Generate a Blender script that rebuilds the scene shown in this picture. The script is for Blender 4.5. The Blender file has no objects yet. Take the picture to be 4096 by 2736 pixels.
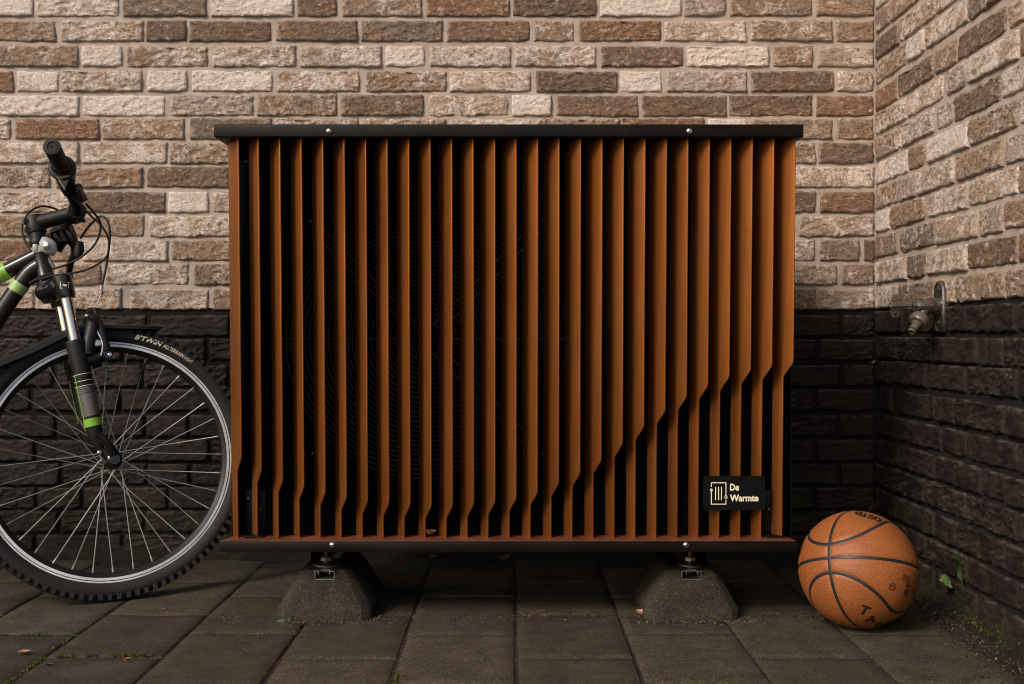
import bpy, bmesh, math, random
from mathutils import Vector, Matrix, noise

R = math.radians
scene = bpy.context.scene
COL = scene.collection
F = 4300.0          # focal length in photo pixels (photo 4096 wide)
H = 0.575           # camera height
D = 2.765           # distance to the back wall face
RX = 0.933          # right wall face

# ------------------------------------------------------------------ camera, sky, sun, exposure
cam = bpy.data.cameras.new('camera')
cam.sensor_width = 36.0
cam.lens = 36.0 * F / 4096.0
cam.shift_y = -28.0 / 4096.0
cam.clip_start = 0.05
cam.clip_end = 500
cam.dof.use_dof = True
cam.dof.focus_distance = 2.2
cam.dof.aperture_fstop = 20.0
camo = bpy.data.objects.new('camera', cam)
camo.location = (0, 0, H)
camo.rotation_euler = (R(90), 0, 0)
COL.objects.link(camo)
scene.camera = camo

SUN_EL, SUN_AZ = 36.0, 42.0     # elevation; azimuth to the left behind the camera
world = bpy.data.worlds.new('World')
scene.world = world
world.use_nodes = True
wn = world.node_tree
sky = wn.nodes.new('ShaderNodeTexSky')
sky.sky_type = 'NISHITA'
sky.sun_disc = False
sky.sun_elevation = R(SUN_EL)
sky.sun_rotation = R(180 + SUN_AZ)
sky.dust_density = 3.0
sky.air_density = 1.0
sky.ozone_density = 0.3
wn.links.new(sky.outputs[0], wn.nodes['Background'].inputs[0])
wn.nodes['Background'].inputs[1].default_value = 0.08

sun = bpy.data.lights.new('sun', 'SUN')
sun.energy = 1.5
sun.angle = R(15)
sun.color = (1.0, 0.875, 0.775)
suno = bpy.data.objects.new('sun', sun)
v = Vector((-math.sin(R(SUN_AZ)) * math.cos(R(SUN_EL)), -math.cos(R(SUN_AZ)) * math.cos(R(SUN_EL)), math.sin(R(SUN_EL))))
suno.rotation_euler = v.to_track_quat('Z', 'Y').to_euler()
suno.location = (-3, -4, 6)
COL.objects.link(suno)

vs = scene.view_settings
vs.view_transform = 'Standard'
vs.look = 'None'
vs.gamma = 1.0
vs.use_curve_mapping = False
vs.exposure = 0.75
if hasattr(scene, 'cycles'):
    scene.cycles.filter_width = 1.05

# ------------------------------------------------------------------ helpers
def P(px, py, z):
    """point seen at photo pixel (px,py) at depth z (metres from the camera)"""
    return Vector(((px - 2048) * z / F, z, H - (py - 1340) * z / F))

BASE = {}

def setparent(o, parent):
    if parent is not None:
        o.parent = parent
        o.matrix_parent_inverse = Matrix.Translation(-BASE.get(parent.name, Vector((0, 0, 0))))

def empty(name, loc, label=None, cat=None, group=None, parent=None):
    o = bpy.data.objects.new(name, None)
    o.empty_display_size = 0.05
    COL.objects.link(o)
    o.location = loc
    BASE[o.name] = Vector(loc)
    if parent is not None:
        setparent(o, parent)
    tag(o, label, cat, group)
    return o

def tag(o, label=None, cat=None, group=None, kind=None):
    if label: o['label'] = label
    if cat: o['category'] = cat
    if group: o['group'] = group
    if kind: o['kind'] = kind
    return o

def frame_from(d):
    d = Vector(d).normalized()
    a = Vector((0, 0, 1)) if abs(d.z) < 0.9 else Vector((1, 0, 0))
    e1 = a.cross(d).normalized()
    return e1, d.cross(e1).normalized(), d

def catmull(pts, n=8):
    pts = [Vector(p) for p in pts]
    out = []
    for i in range(len(pts) - 1):
        p0 = pts[max(i - 1, 0)]; p1 = pts[i]; p2 = pts[i + 1]; p3 = pts[min(i + 2, len(pts) - 1)]
        for k in range(n):
            t = k / n
            out.append(0.5 * ((2 * p1) + (p2 - p0) * t + (2 * p0 - 5 * p1 + 4 * p2 - p3) * t * t + (3 * p1 - p0 - 3 * p2 + p3) * t ** 3))
    out.append(pts[-1])
    return out

class MB:
    def __init__(self):
        self.v = []; self.f = []
    def add(self, vs, fs):
        b = len(self.v)
        self.v += [tuple(p) for p in vs]
        self.f += [tuple(i + b for i in f) for f in fs]
        return self
    def box(self, c, s, rot=None):
        c = Vector(c); hx, hy, hz = s[0] / 2, s[1] / 2, s[2] / 2
        vs = [Vector((x, y, z)) for x in (-hx, hx) for y in (-hy, hy) for z in (-hz, hz)]
        if rot is not None: vs = [rot @ p for p in vs]
        return self.add([c + p for p in vs], [(0, 1, 3, 2), (4, 6, 7, 5), (0, 4, 5, 1), (2, 3, 7, 6), (0, 2, 6, 4), (1, 5, 7, 3)])
    def tube(self, pts, r, seg=10, caps=True, closed=False):
        pts = [Vector(p) for p in pts]; n = len(pts)
        rs = r if isinstance(r, (list, tuple)) else [r] * n
        tang = []
        for i in range(n):
            if closed: t = pts[(i + 1) % n] - pts[i - 1]
            else: t = pts[min(i + 1, n - 1)] - pts[max(i - 1, 0)]
            tang.append(t.normalized())
        e1, e2, _ = frame_from(tang[0])
        vs = []
        for i in range(n):
            e1 = (e1 - tang[i] * e1.dot(tang[i])).normalized()
            e2 = tang[i].cross(e1)
            for k in range(seg):
                a = 2 * math.pi * k / seg
                vs.append(pts[i] + (e1 * math.cos(a) + e2 * math.sin(a)) * rs[i])
        fs = []
        for i in range(n if closed else n - 1):
            j = (i + 1) % n
            for k in range(seg):
                l = (k + 1) % seg
                fs.append((i * seg + k, i * seg + l, j * seg + l, j * seg + k))
        if caps and not closed:
            fs.append(tuple(range(seg - 1, -1, -1)))
            fs.append(tuple((n - 1) * seg + k for k in range(seg)))
        return self.add(vs, fs)
    def lathe(self, o, axis, prof, seg=32, capped=True):
        """prof: list of (radius, height along axis)"""
        o = Vector(o); e1, e2, d = frame_from(axis)
        vs = []
        for (r, h) in prof:
            for k in range(seg):
                a = 2 * math.pi * k / seg
                vs.append(o + d * h + (e1 * math.cos(a) + e2 * math.sin(a)) * r)
        fs = []
        for i in range(len(prof) - 1):
            for k in range(seg):
                l = (k + 1) % seg
                fs.append((i * seg + k, i * seg + l, (i + 1) * seg + l, (i + 1) * seg + k))
        if capped:
            fs.append(tuple(range(seg - 1, -1, -1)))
            fs.append(tuple((len(prof) - 1) * seg + k for k in range(seg)))
        return self.add(vs, fs)
    def ring(self, o, axis, prof, seg=96):
        """closed section revolved: prof list of (radius, height)"""
        o = Vector(o); e1, e2, d = frame_from(axis); m = len(prof)
        vs = []
        for k in range(seg):
            a = 2 * math.pi * k / seg
            rad = e1 * math.cos(a) + e2 * math.sin(a)
            for (r, h) in prof: vs.append(o + d * h + rad * r)
        fs = []
        for k in range(seg):
            l = (k + 1) % seg
            for i in range(m):
                j = (i + 1) % m
                fs.append((k * m + i, l * m + i, l * m + j, k * m + j))
        return self.add(vs, fs)
    def prism(self, poly, o, ex, ey, en, depth):
        """poly in (ex,ey) extruded along en by depth"""
        o, ex, ey, en = Vector(o), Vector(ex), Vector(ey), Vector(en)
        n = len(poly)
        a = [o + ex * p[0] + ey * p[1] for p in poly]
        vs = a + [p + en * depth for p in a]
        fs = [tuple(range(n - 1, -1, -1)), tuple(range(n, 2 * n))]
        fs += [(i, (i + 1) % n, n + (i + 1) % n, n + i) for i in range(n)]
        return self.add(vs, fs)
    def build(self, name, mat, parent=None, bevel=0, seg=2, flat=False, sharp=35):
        me = bpy.data.meshes.new(name)
        me.from_pydata(self.v, [], self.f)
        bm = bmesh.new(); bm.from_mesh(me)
        bmesh.ops.recalc_face_normals(bm, faces=bm.faces)
        if bevel:
            es = [e for e in bm.edges if len(e.link_faces) == 2 and e.calc_face_angle(0) > R(30)]
            bmesh.ops.bevel(bm, geom=es, offset=bevel, segments=seg, profile=0.5, affect='EDGES', clamp_overlap=True)
        bm.to_mesh(me); bm.free()
        if not flat:
            me.shade_smooth()
            me.set_sharp_from_angle(angle=R(sharp))
        me.materials.append(mat)
        o = bpy.data.objects.new(name, me)
        COL.objects.link(o)
        setparent(o, parent)
        return o

def inst(name, me, parent, loc, rz=0.0, scale=(1, 1, 1), color=None):
    o = bpy.data.objects.new(name, me)
    COL.objects.link(o)
    o.location = loc
    o.rotation_euler = (0, 0, rz)
    o.scale = scale
    if color: o.color = color
    setparent(o, parent)
    return o

def text2d(body, size, bold=0.0, xs=1.0, shear=0.0, spacing=1.0):
    cu = bpy.data.curves.new('lettering', 'FONT')
    cu.body = body; cu.size = size; cu.offset = bold; cu.shear = shear; cu.space_character = spacing
    cu.resolution_u = 3
    o = bpy.data.objects.new('lettering', cu)
    COL.objects.link(o)
    bpy.context.view_layer.update()
    me = bpy.data.meshes.new_from_object(o)
    vs = [(p.co.x * xs, p.co.y) for p in me.vertices]
    fs = [tuple(p.vertices) for p in me.polygons]
    bpy.data.objects.remove(o); bpy.data.curves.remove(cu); bpy.data.meshes.remove(me)
    x0 = min(p[0] for p in vs)
    return [(p[0] - x0, p[1]) for p in vs], fs

def srgb(r, g, b):
    f = lambda c: (c / 255 / 12.92) if c / 255 <= 0.04045 else ((c / 255 + 0.055) / 1.055) ** 2.4
    return (f(r), f(g), f(b))

# ------------------------------------------------------------------ materials
class NT:
    def __init__(self, name):
        self.m = bpy.data.materials.new(name)
        self.m.use_nodes = True
        self.t = self.m.node_tree
        self.b = self.t.nodes['Principled BSDF']
    def n(self, typ, **kw):
        nd = self.t.nodes.new(typ)
        for k, val in kw.items(): setattr(nd, k, val)
        return nd
    def lk(self, a, b): self.t.links.new(a, b)
    def put(self, sock, val):
        if hasattr(val, 'links') or hasattr(val, 'is_linked'): self.lk(val, sock)
        else: sock.default_value = val
    def math(self, op, a, b=0.0, c=None, clamp=False):
        nd = self.n('ShaderNodeMath', operation=op, use_clamp=clamp)
        self.put(nd.inputs[0], a); self.put(nd.inputs[1], b)
        if c is not None: self.put(nd.inputs[2], c)
        return nd.outputs[0]
    def vmul(self, a, s):
        nd = self.n('ShaderNodeVectorMath', operation='MULTIPLY')
        self.lk(a, nd.inputs[0]); nd.inputs[1].default_value = s
        return nd.outputs[0]
    def noise(self, vec, scale, detail=4, rough=0.55, dist=0.0):
        nd = self.n('ShaderNodeTexNoise')
        if vec is not None: self.lk(vec, nd.inputs['Vector'])
        nd.inputs['Scale'].default_value = scale
        nd.inputs['Detail'].default_value = detail
        nd.inputs['Roughness'].default_value = rough
        nd.inputs['Distortion'].default_value = dist
        return nd.outputs[0]
    def ramp(self, x, lo, hi, a=0.0, b=1.0):
        nd = self.n('ShaderNodeMapRange', interpolation_type='SMOOTHSTEP')
        self.put(nd.inputs[0], x)
        nd.inputs[1].default_value = lo; nd.inputs[2].default_value = hi
        nd.inputs[3].default_value = a; nd.inputs[4].default_value = b
        return nd.outputs[0]
    def mix(self, fac, a, b, mode='MIX'):
        nd = self.n('ShaderNodeMix', data_type='RGBA', blend_type=mode)
        self.put(nd.inputs[0], fac)
        for s, val in ((nd.inputs[6], a), (nd.inputs[7], b)):
            if isinstance(val, tuple): s.default_value = (*val[:3], 1)
            else: self.lk(val, s)
        return nd.outputs[2]
    def bump(self, h, strength=0.5, dist=0.002, normal=None):
        nd = self.n('ShaderNodeBump')
        nd.inputs['Strength'].default_value = strength
        nd.inputs['Distance'].default_value = dist
        self.lk(h, nd.inputs['Height'])
        if normal is not None: self.lk(normal, nd.inputs['Normal'])
        self.lk(nd.outputs[0], self.b.inputs['Normal'])
        return nd.outputs[0]
    def col(self, c):
        if isinstance(c, tuple): self.b.inputs['Base Color'].default_value = (*c[:3], 1)
        else: self.lk(c, self.b.inputs['Base Color'])
    def set(self, rough=None, metal=None, spec=None, coat=None):
        if rough is not None: self.put(self.b.inputs['Roughness'], rough)
        if metal is not None: self.b.inputs['Metallic'].default_value = metal
        if spec is not None: self.b.inputs['Specular IOR Level'].default_value = spec
        if coat is not None: self.b.inputs['Coat Weight'].default_value = coat
    def objvec(self, rnd=True):
        tc = self.n('ShaderNodeTexCoord').outputs['Object']
        if not rnd: return tc
        oi = self.n('ShaderNodeObjectInfo')
        ad = self.n('ShaderNodeVectorMath', operation='MULTIPLY_ADD')
        cx = self.n('ShaderNodeCombineXYZ')
        r = oi.outputs['Random']
        self.lk(self.math('MULTIPLY', r, 37.0), cx.inputs[0])
        self.lk(self.math('MULTIPLY', r, 91.0), cx.inputs[1])
        self.lk(self.math('MULTIPLY', r, 53.0), cx.inputs[2])
        self.lk(cx.outputs[0], ad.inputs[0]); ad.inputs[1].default_value = (1, 1, 1)
        self.lk(tc, ad.inputs[2])
        return ad.outputs[0]
    def worldvec(self):
        return self.n('ShaderNodeNewGeometry').outputs['Position']

def simple(name, c, rough=0.5, metal=0.0, spec=0.5, grain=0.0, gscale=300.0, bump=0.0, coat=None, var=0.12):
    k = NT(name)
    vec = k.n('ShaderNodeTexCoord').outputs['Object']
    n1 = k.noise(vec, gscale, 3, 0.6)
    n2 = k.noise(vec, 14.0, 5, 0.6)
    cc = k.mix(k.ramp(n2, 0.3, 0.7), tuple(x * (1 - var) for x in c), tuple(x * (1 + var) for x in c))
    if grain:
        cc = k.mix(k.ramp(n1, 0.35, 0.65, 0, grain), cc, tuple(x * 0.5 for x in c))
    k.col(cc)
    k.set(k.ramp(n2, 0.2, 0.8, max(rough - 0.06, 0.02), rough + 0.08), metal, spec, coat)
    if bump: k.bump(n1, bump, 0.0006)
    return k.m

def brick_mat(name, far=False):
    k = NT(name)
    vec = k.objvec()
    oi = k.n('ShaderNodeObjectInfo')
    if far:
        geo = k.n('ShaderNodeNewGeometry')
        vec = geo.outputs['Position']
        base = k.mix(geo.outputs['Random Per Island'], srgb(122, 100, 84), srgb(205, 184, 166))
        al = geo.outputs['Random Per Island']
    else:
        base = oi.outputs['Color']; al = oi.outputs['Alpha']
    n_patch = k.noise(vec, 20.0, 7, 0.68, 0.6)
    n_cr = k.noise(k.vmul(vec, (0.75, 1, 1.1)), 95.0, 5, 0.72, 0.7)
    n_pit = k.noise(k.vmul(vec, (0.9, 1, 1.05)), 175.0, 4, 0.75, 0.4)
    n_rust = k.noise(k.vmul(vec, (0.8, 1, 1)), 11.0, 3, 0.5, 0.3)
    n_gr = k.noise(vec, 520.0, 3, 0.7)
    thr = k.math('MULTIPLY_ADD', al, -0.42, 0.71)
    edge = k.math('MULTIPLY_ADD', n_cr, 0.5, n_patch)
    fac = k.math('MULTIPLY', k.math('SUBTRACT', edge, k.math('ADD', thr, 0.25)), 6.0, clamp=True)
    c1 = k.mix(k.ramp(n_rust, 0.50, 0.70, 0, 0.5), base, srgb(165, 126, 92))
    c1 = k.mix(k.math('MULTIPLY', k.ramp(n_rust, 0.48, 0.30, 0, 0.5), k.math('SUBTRACT', 1.05, al), clamp=True), c1, srgb(116, 104, 95))
    c1 = k.mix(k.ramp(n_cr, 0.40, 0.64), k.mix(k.math('MULTIPLY', k.math('SUBTRACT', 1.1, al), 0.5, clamp=True), c1, srgb(92, 74, 60)), c1)
    c2 = k.mix(k.math('MULTIPLY', fac, 0.92), c1, srgb(236, 221, 209))
    c3 = k.mix(k.math('MULTIPLY', k.ramp(n_cr, 0.46, 0.33, 0, 0.75), k.math('SUBTRACT', 1.3, al), clamp=True), c2, srgb(98, 77, 62))
    c3 = k.mix(k.math('MULTIPLY', k.ramp(n_pit, 0.49, 0.37, 0, 0.85), k.math('SUBTRACT', 1.35, al), clamp=True), c3, srgb(86, 67, 54))
    if not far:
        ge = k.n('ShaderNodeSeparateXYZ'); k.lk(k.n('ShaderNodeTexCoord').outputs['Generated'], ge.inputs[0])
        ex_ = k.math('MULTIPLY', k.math('MINIMUM', ge.outputs[0], k.math('SUBTRACT', 1.0, ge.outputs[0])), 0.16)
        ez_ = k.math('MULTIPLY', k.math('MINIMUM', ge.outputs[2], k.math('SUBTRACT', 1.0, ge.outputs[2])), 0.053)
        ed_ = k.math('ADD', k.math('MINIMUM', ex_, ez_), k.math('MULTIPLY', k.math('SUBTRACT', n_patch, 0.5), 0.045))
        c3 = k.mix(k.ramp(ed_, 0.0055, 0.0, 0, 0.42), c3, srgb(196, 180, 166))
    c3 = k.mix(k.math('MULTIPLY', k.ramp(n_cr, 0.55, 0.68, 0, 0.6), k.math('SUBTRACT', 1.1, al), clamp=True), c3, srgb(205, 182, 160))  # crease ridges lightened in the colour, standing in for highlights
    c4 = k.mix(k.ramp(n_gr, 0.3, 0.7, 0.0, 0.16), c3, srgb(120, 98, 80))
    k.col(c4)
    k.set(0.92, 0, 0.2)
    h = k.math('MULTIPLY_ADD', n_gr, 0.12, k.math('MULTIPLY_ADD', n_pit, 0.55, k.math('MULTIPLY_ADD', n_patch, 0.5, n_cr)))
    k.bump(h, 1.0, 0.0065)
    return k.m

def dark_brick_mat(name, far=False):
    k = NT(name)
    vec = k.objvec() if not far else k.worldvec()
    pos = k.n('ShaderNodeNewGeometry')
    n_cr = k.noise(k.vmul(vec, (0.6, 1, 1.2)), 70.0, 6, 0.68, 0.8)
    n_p = k.noise(vec, 24.0, 5, 0.65)
    n_gr = k.noise(vec, 380.0, 3, 0.7)
    wn_ = k.noise(pos.outputs['Position'], 9.0, 4, 0.6)
    base = k.mix(k.ramp(n_p, 0.35, 0.7), (0.013, 0.0088, 0.0072), (0.034, 0.0225, 0.0175))
    # dust and worn paint on ledges that face up
    sx = k.n('ShaderNodeSeparateXYZ'); k.lk(pos.outputs['Normal'], sx.inputs[0])
    up = k.math('MULTIPLY', k.ramp(sx.outputs[2], 0.12, 0.6), k.ramp(n_p, 0.42, 0.62), clamp=True)
    c = k.mix(k.math('MULTIPLY', up, 0.38), base, (0.13, 0.105, 0.088))
    c = k.mix(k.ramp(n_cr, 0.64, 0.73, 0, 0.5), c, (0.12, 0.093, 0.078))
    # green film low on the wall
    sp = k.n('ShaderNodeSeparateXYZ'); k.lk(pos.outputs['Position'], sp.inputs[0])
    low = k.math('MULTIPLY', k.ramp(sp.outputs[2], 0.30, 0.06), k.ramp(wn_, 0.46, 0.62), clamp=True)
    c = k.mix(k.math('MULTIPLY', low, 0.7), c, (0.030, 0.029, 0.009))
    k.col(c)
    k.set(k.ramp(n_p, 0.3, 0.7, 0.6, 0.85), 0, 0.25)
    h = k.math('MULTIPLY_ADD', n_gr, 0.12, k.math('MULTIPLY_ADD', n_p, 0.5, n_cr))
    k.bump(h, 0.9, 0.0045)
    return k.m

def mortar_mat(name, c, dark=False):
    k = NT(name)
    vec = k.worldvec()
    n1 = k.noise(vec, 520.0, 3, 0.7); n2 = k.noise(vec, 30.0, 6, 0.65); n3 = k.noise(vec, 4.0, 3, 0.5)
    cc = k.mix(k.ramp(n2, 0.3, 0.7), tuple(x * 0.82 for x in c), tuple(x * 1.12 for x in c))
    cc = k.mix(k.ramp(n1, 0.35, 0.7, 0, 0.35), cc, tuple(x * 0.55 for x in c))
    if not dark:
        cc = k.mix(k.ramp(n3, 0.55, 0.75, 0, 0.35), cc, srgb(150, 140, 105))
    k.col(cc); k.set(0.92, 0, 0.15)
    k.bump(k.math('MULTIPLY_ADD', n1, 0.4, n2), 0.7, 0.003)
    return k.m

def tile_mat(name, g=0.86):
    k = NT(name)
    vec = k.worldvec()
    oi = k.n('ShaderNodeObjectInfo')
    sp_n = k.noise(vec, 260.0, 4, 0.82)
    n2 = k.noise(vec, 17.0, 6, 0.68, 0.4); n3 = k.noise(vec, 5.0, 4, 0.6, 0.3); n4 = k.noise(vec, 760.0, 2, 0.6)
    c = k.mix(k.ramp(n2, 0.3, 0.72), (0.038, 0.032, 0.025), (0.088, 0.074, 0.058))
    c = k.mix(k.ramp(n3, 0.46, 0.66, 0, 0.65), c, (0.058, 0.055, 0.026))
    c = k.mix(k.ramp(n3, 0.42, 0.26, 0, 0.6), c, (0.12, 0.104, 0.087))
    c = k.mix(k.ramp(sp_n, 0.55, 0.66, 0, 0.8), c, (0.26, 0.22, 0.175))
    c = k.mix(k.ramp(sp_n, 0.48, 0.37, 0, 0.8), c, (0.012, 0.010, 0.008))
    c = k.mix(1.0, c, (g * 1.02, g * 0.98, g * 0.86), 'MULTIPLY')
    c = k.mix(1.0, c, oi.outputs['Color'], 'MULTIPLY')
    k.col(c); k.set(0.86, 0, 0.3)
    k.bump(k.math('MULTIPLY_ADD', n4, 0.5, k.math('MULTIPLY_ADD', n2, 0.6, sp_n)), 0.8, 0.0022)
    return k.m

def soil_mat(name):
    k = NT(name)
    vec = k.worldvec()
    n1 = k.noise(vec, 260.0, 5, 0.75); n2 = k.noise(vec, 16.0, 5, 0.6)
    c = k.mix(k.ramp(n1, 0.3, 0.7), (0.008, 0.006, 0.005), (0.040, 0.031, 0.024))
    c = k.mix(k.ramp(n2, 0.52, 0.66, 0, 0.6), c, (0.030, 0.040, 0.010))
    c = k.mix(k.ramp(n1, 0.60, 0.70, 0, 0.7), c, (0.13, 0.10, 0.08))
    k.col(c); k.set(0.95, 0, 0.15)
    k.bump(n1, 1.0, 0.004)
    return k.m

def speck_mat(name, cols):
    k = NT(name)
    r = k.n('ShaderNodeNewGeometry').outputs['Random Per Island']
    cr = k.n('ShaderNodeValToRGB'); k.lk(r, cr.inputs[0])
    cr.color_ramp.interpolation = 'CONSTANT'
    els = cr.color_ramp.elements
    while len(els) < len(cols): els.new(0.5)
    for e, (p, c) in zip(els, cols): e.position = p; e.color = (*c, 1)
    k.col(cr.outputs[0]); k.set(0.9, 0, 0.2)
    return k.m

def leather_mat(name):
    k = NT(name)
    vec = k.n('ShaderNodeTexCoord').outputs['Object']
    vo = k.n('ShaderNodeTexVoronoi', feature='F1'); k.lk(vec, vo.inputs['Vector']); vo.inputs['Scale'].default_value = 300.0
    d = vo.outputs['Distance']
    n = k.noise(vec, 9.0, 5, 0.6)
    c = k.mix(k.ramp(n, 0.35, 0.7), (0.30, 0.095, 0.023), (0.375, 0.126, 0.035))
    c = k.mix(k.ramp(d, 0.30, 0.62, 0, 0.34), c, (0.15, 0.036, 0.012))
    k.col(c); k.set(0.52, 0, 0.4)
    k.bump(d, -0.6, 0.0014)
    nd = [x for x in k.t.nodes if x.type == 'BUMP'][0]
    nd.invert = True; nd.inputs['Strength'].default_value = 0.35
    return k.m

def copper_mat(name):
    k = NT(name)
    vec = k.n('ShaderNodeTexCoord').outputs['Object']
    n1 = k.noise(vec, 900.0, 2, 0.6); n2 = k.noise(k.vmul(vec, (1, 1, 0.25)), 12.0, 4, 0.5); n3 = k.noise(vec, 160.0, 4, 0.7)
    c = k.mix(k.ramp(n2, 0.3, 0.7), (0.41, 0.142, 0.031), (0.47, 0.167, 0.039))
    c = k.mix(k.ramp(n3, 0.70, 0.78, 0, 0.5), c, (0.62, 0.36, 0.2))
    rn = k.n('ShaderNodeObjectInfo').outputs['Random']
    c = k.mix(k.math('MULTIPLY', rn, 0.2), c, (0.22, 0.075, 0.02))
    sm = k.noise(k.vmul(vec, (1, 1, 0.35)), 7.0, 5, 0.65, 0.5)
    c = k.mix(k.ramp(sm, 0.50, 0.72, 0, 0.22), c, (0.27, 0.125, 0.06))
    k.col(c)
    k.set(k.ramp(n2, 0.3, 0.7, 0.50, 0.55), 0.93, 0.5)
    k.bump(n1, 0.06, 0.0003)
    return k.m

def powder_mat(name, c=(0.0034, 0.0029, 0.0027), spec=0.17, rough=0.46):
    k = NT(name)
    vec = k.worldvec()
    n1 = k.noise(vec, 1100.0, 2, 0.6); n2 = k.noise(vec, 16.0, 5, 0.65); n3 = k.noise(k.vmul(vec, (0.4, 1, 1)), 210.0, 5, 0.75)
    cc = k.mix(k.ramp(n2, 0.35, 0.7), c, tuple(x * 1.5 for x in c))
    cc = k.mix(k.ramp(n3, 0.70, 0.76, 0, 0.35), cc, (0.14, 0.12, 0.10))
    n4 = k.noise(k.vmul(vec, (0.6, 1, 2.0)), 7.0, 5, 0.7, 0.6)
    cc = k.mix(k.ramp(n4, 0.5, 0.75, 0, min(1.0, spec)), cc, (0.055, 0.046, 0.039))
    k.col(cc); k.set(k.ramp(n2, 0.3, 0.7, rough - 0.06, rough + 0.1), 0, spec)
    k.bump(n1, 0.2, 0.0003)
    return k.m

def leaf_mat(name, a, b):
    k = NT(name)
    vec = k.worldvec()
    n = k.noise(vec, 90.0, 5, 0.65)
    k.col(k.mix(k.ramp(n, 0.35, 0.65), a, b)); k.set(0.5, 0, 0.4)
    k.bump(n, 0.4, 0.001)
    return k.m

M = {}
M['brick'] = brick_mat('pale_brick'); M['brick_far'] = brick_mat('pale_brick_far', True)
M['dark'] = dark_brick_mat('tarred_brick'); M['dark_far'] = dark_brick_mat('tarred_brick_far', True)
M['mortar'] = mortar_mat('mortar', srgb(180, 165, 152)); M['mortar_dark'] = mortar_mat('tarred_mortar', (0.017, 0.0145, 0.013), True)
M['tile'] = tile_mat('concrete_tile'); M['soil'] = soil_mat('soil')
M['joint'] = simple('joint_sand', (0.036, 0.030, 0.023), 0.95, 0, 0.15, grain=0.6, gscale=260, var=0.3)
M['copper'] = copper_mat('copper_coat')
M['powder'] = powder_mat('black_powder_coat')
M['tray'] = simple('dusty_copper', (0.17, 0.058, 0.034), 0.42, 0.2, 0.5, grain=0.35, gscale=420, var=0.25)
M['casing'] = powder_mat('casing_black', (0.0012, 0.0012, 0.0014), 0.04, 0.65)
M['guard'] = simple('guard_wire', (0.045, 0.045, 0.050), 0.3, 0.4, 0.5)
M['spoke'] = simple('spoke_steel', (0.40, 0.385, 0.355), 0.45, 0.6, 0.4)
M['plate'] = simple('nameplate_black', (0.0028, 0.0027, 0.0026), 0.5, 0, 0.18, grain=0.2, gscale=700)
M['cream'] = simple('cream_print', srgb(232, 222, 192), 0.6)
M['chrome'] = simple('chrome', (0.72, 0.70, 0.68), 0.12, 1.0)
M['steel'] = simple('zinc_steel', (0.42, 0.40, 0.36), 0.34, 1.0, grain=0.5, gscale=220)
M['nickel'] = simple('worn_nickel', (0.42, 0.40, 0.36), 0.17, 0.95, grain=0.35, gscale=260, var=0.2)
M['alu'] = simple('milled_aluminium', (0.45, 0.43, 0.40), 0.45, 1.0, grain=0.3, gscale=160)
M['rim'] = simple('brushed_rim', (0.90, 0.895, 0.89), 0.36, 0.3, grain=0.25, gscale=400)
M['rubber'] = simple('tyre_rubber', (0.019, 0.018, 0.017), 0.72, 0, 0.33, grain=0.4, gscale=300, bump=0.3)
M['grip'] = simple('grip_rubber', (0.011, 0.0105, 0.010), 0.62, 0, 0.4, grain=0.3, gscale=500, bump=0.2)
M['plastic'] = simple('black_plastic', (0.009, 0.0085, 0.008), 0.48, 0, 0.35, grain=0.2, gscale=600, bump=0.15)
M['gloss'] = simple('gloss_black', (0.008, 0.008, 0.009), 0.14, 0, 0.5, coat=0.5)
M['paint'] = simple('gunmetal_paint', (0.020, 0.018, 0.017), 0.25, 0.25, 0.5)
M['grey'] = simple('fork_grey_decal', (0.13, 0.12, 0.118), 0.3, 0.2)
M['lime'] = simple('lime_decal', (0.20, 0.42, 0.036), 0.4)
M['lime_pale'] = simple('pale_lime_decal', (0.31, 0.46, 0.16), 0.4)
M['white'] = simple('white_print', (0.66, 0.62, 0.56), 0.6)
M['sidewall_print'] = simple('tyre_print', (0.78, 0.68, 0.56), 0.7, grain=0.3, gscale=700)
M['frost'] = simple('frosted_silicone', (0.42, 0.415, 0.395), 0.3, 0, 0.5)
M['frost'].node_tree.nodes['Principled BSDF'].inputs['Subsurface Weight'].default_value = 0.4
M['frost'].node_tree.nodes['Principled BSDF'].inputs['Subsurface Radius'].default_value = (0.01, 0.01, 0.01)
M['window'] = simple('indicator_window', (0.50, 0.45, 0.36), 0.25)
M['beige'] = simple('beige_plastic', (0.115, 0.100, 0.074), 0.36, 0, 0.45)
M['leather'] = leather_mat('pebbled_leather')
M['seam'] = simple('ball_channel', (0.017, 0.016, 0.0165), 0.5, grain=0.3, gscale=300)
M['ink'] = simple('black_ink', (0.012, 0.009, 0.008), 0.5)
M['ink_plum'] = simple('plum_ink', (0.050, 0.018, 0.022), 0.5)
M['concrete'] = tile_mat('weathered_concrete', 0.52)
M['leaf'] = leaf_mat('weed_green', (0.018, 0.050, 0.008), (0.055, 0.10, 0.022))
M['leaf_pale'] = leaf_mat('pale_weed_green', (0.06, 0.11, 0.028), (0.12, 0.17, 0.06))
M['dead'] = leaf_mat('dead_leaf', (0.16, 0.055, 0.022), (0.36, 0.15, 0.07))
M['dead_dark'] = leaf_mat('dark_dead_leaf', (0.018, 0.010, 0.007), (0.045, 0.024, 0.016))
M['dead_pale'] = leaf_mat('pale_dead_leaf', (0.30, 0.15, 0.09), (0.52, 0.33, 0.23))
M['grit'] = speck_mat('grit', [(0.0, (0.018, 0.014, 0.011)), (0.42, (0.05, 0.04, 0.03)), (0.74, (0.11, 0.085, 0.065)), (0.93, (0.26, 0.20, 0.15)), (0.978, (0.30, 0.10, 0.05))])
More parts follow.
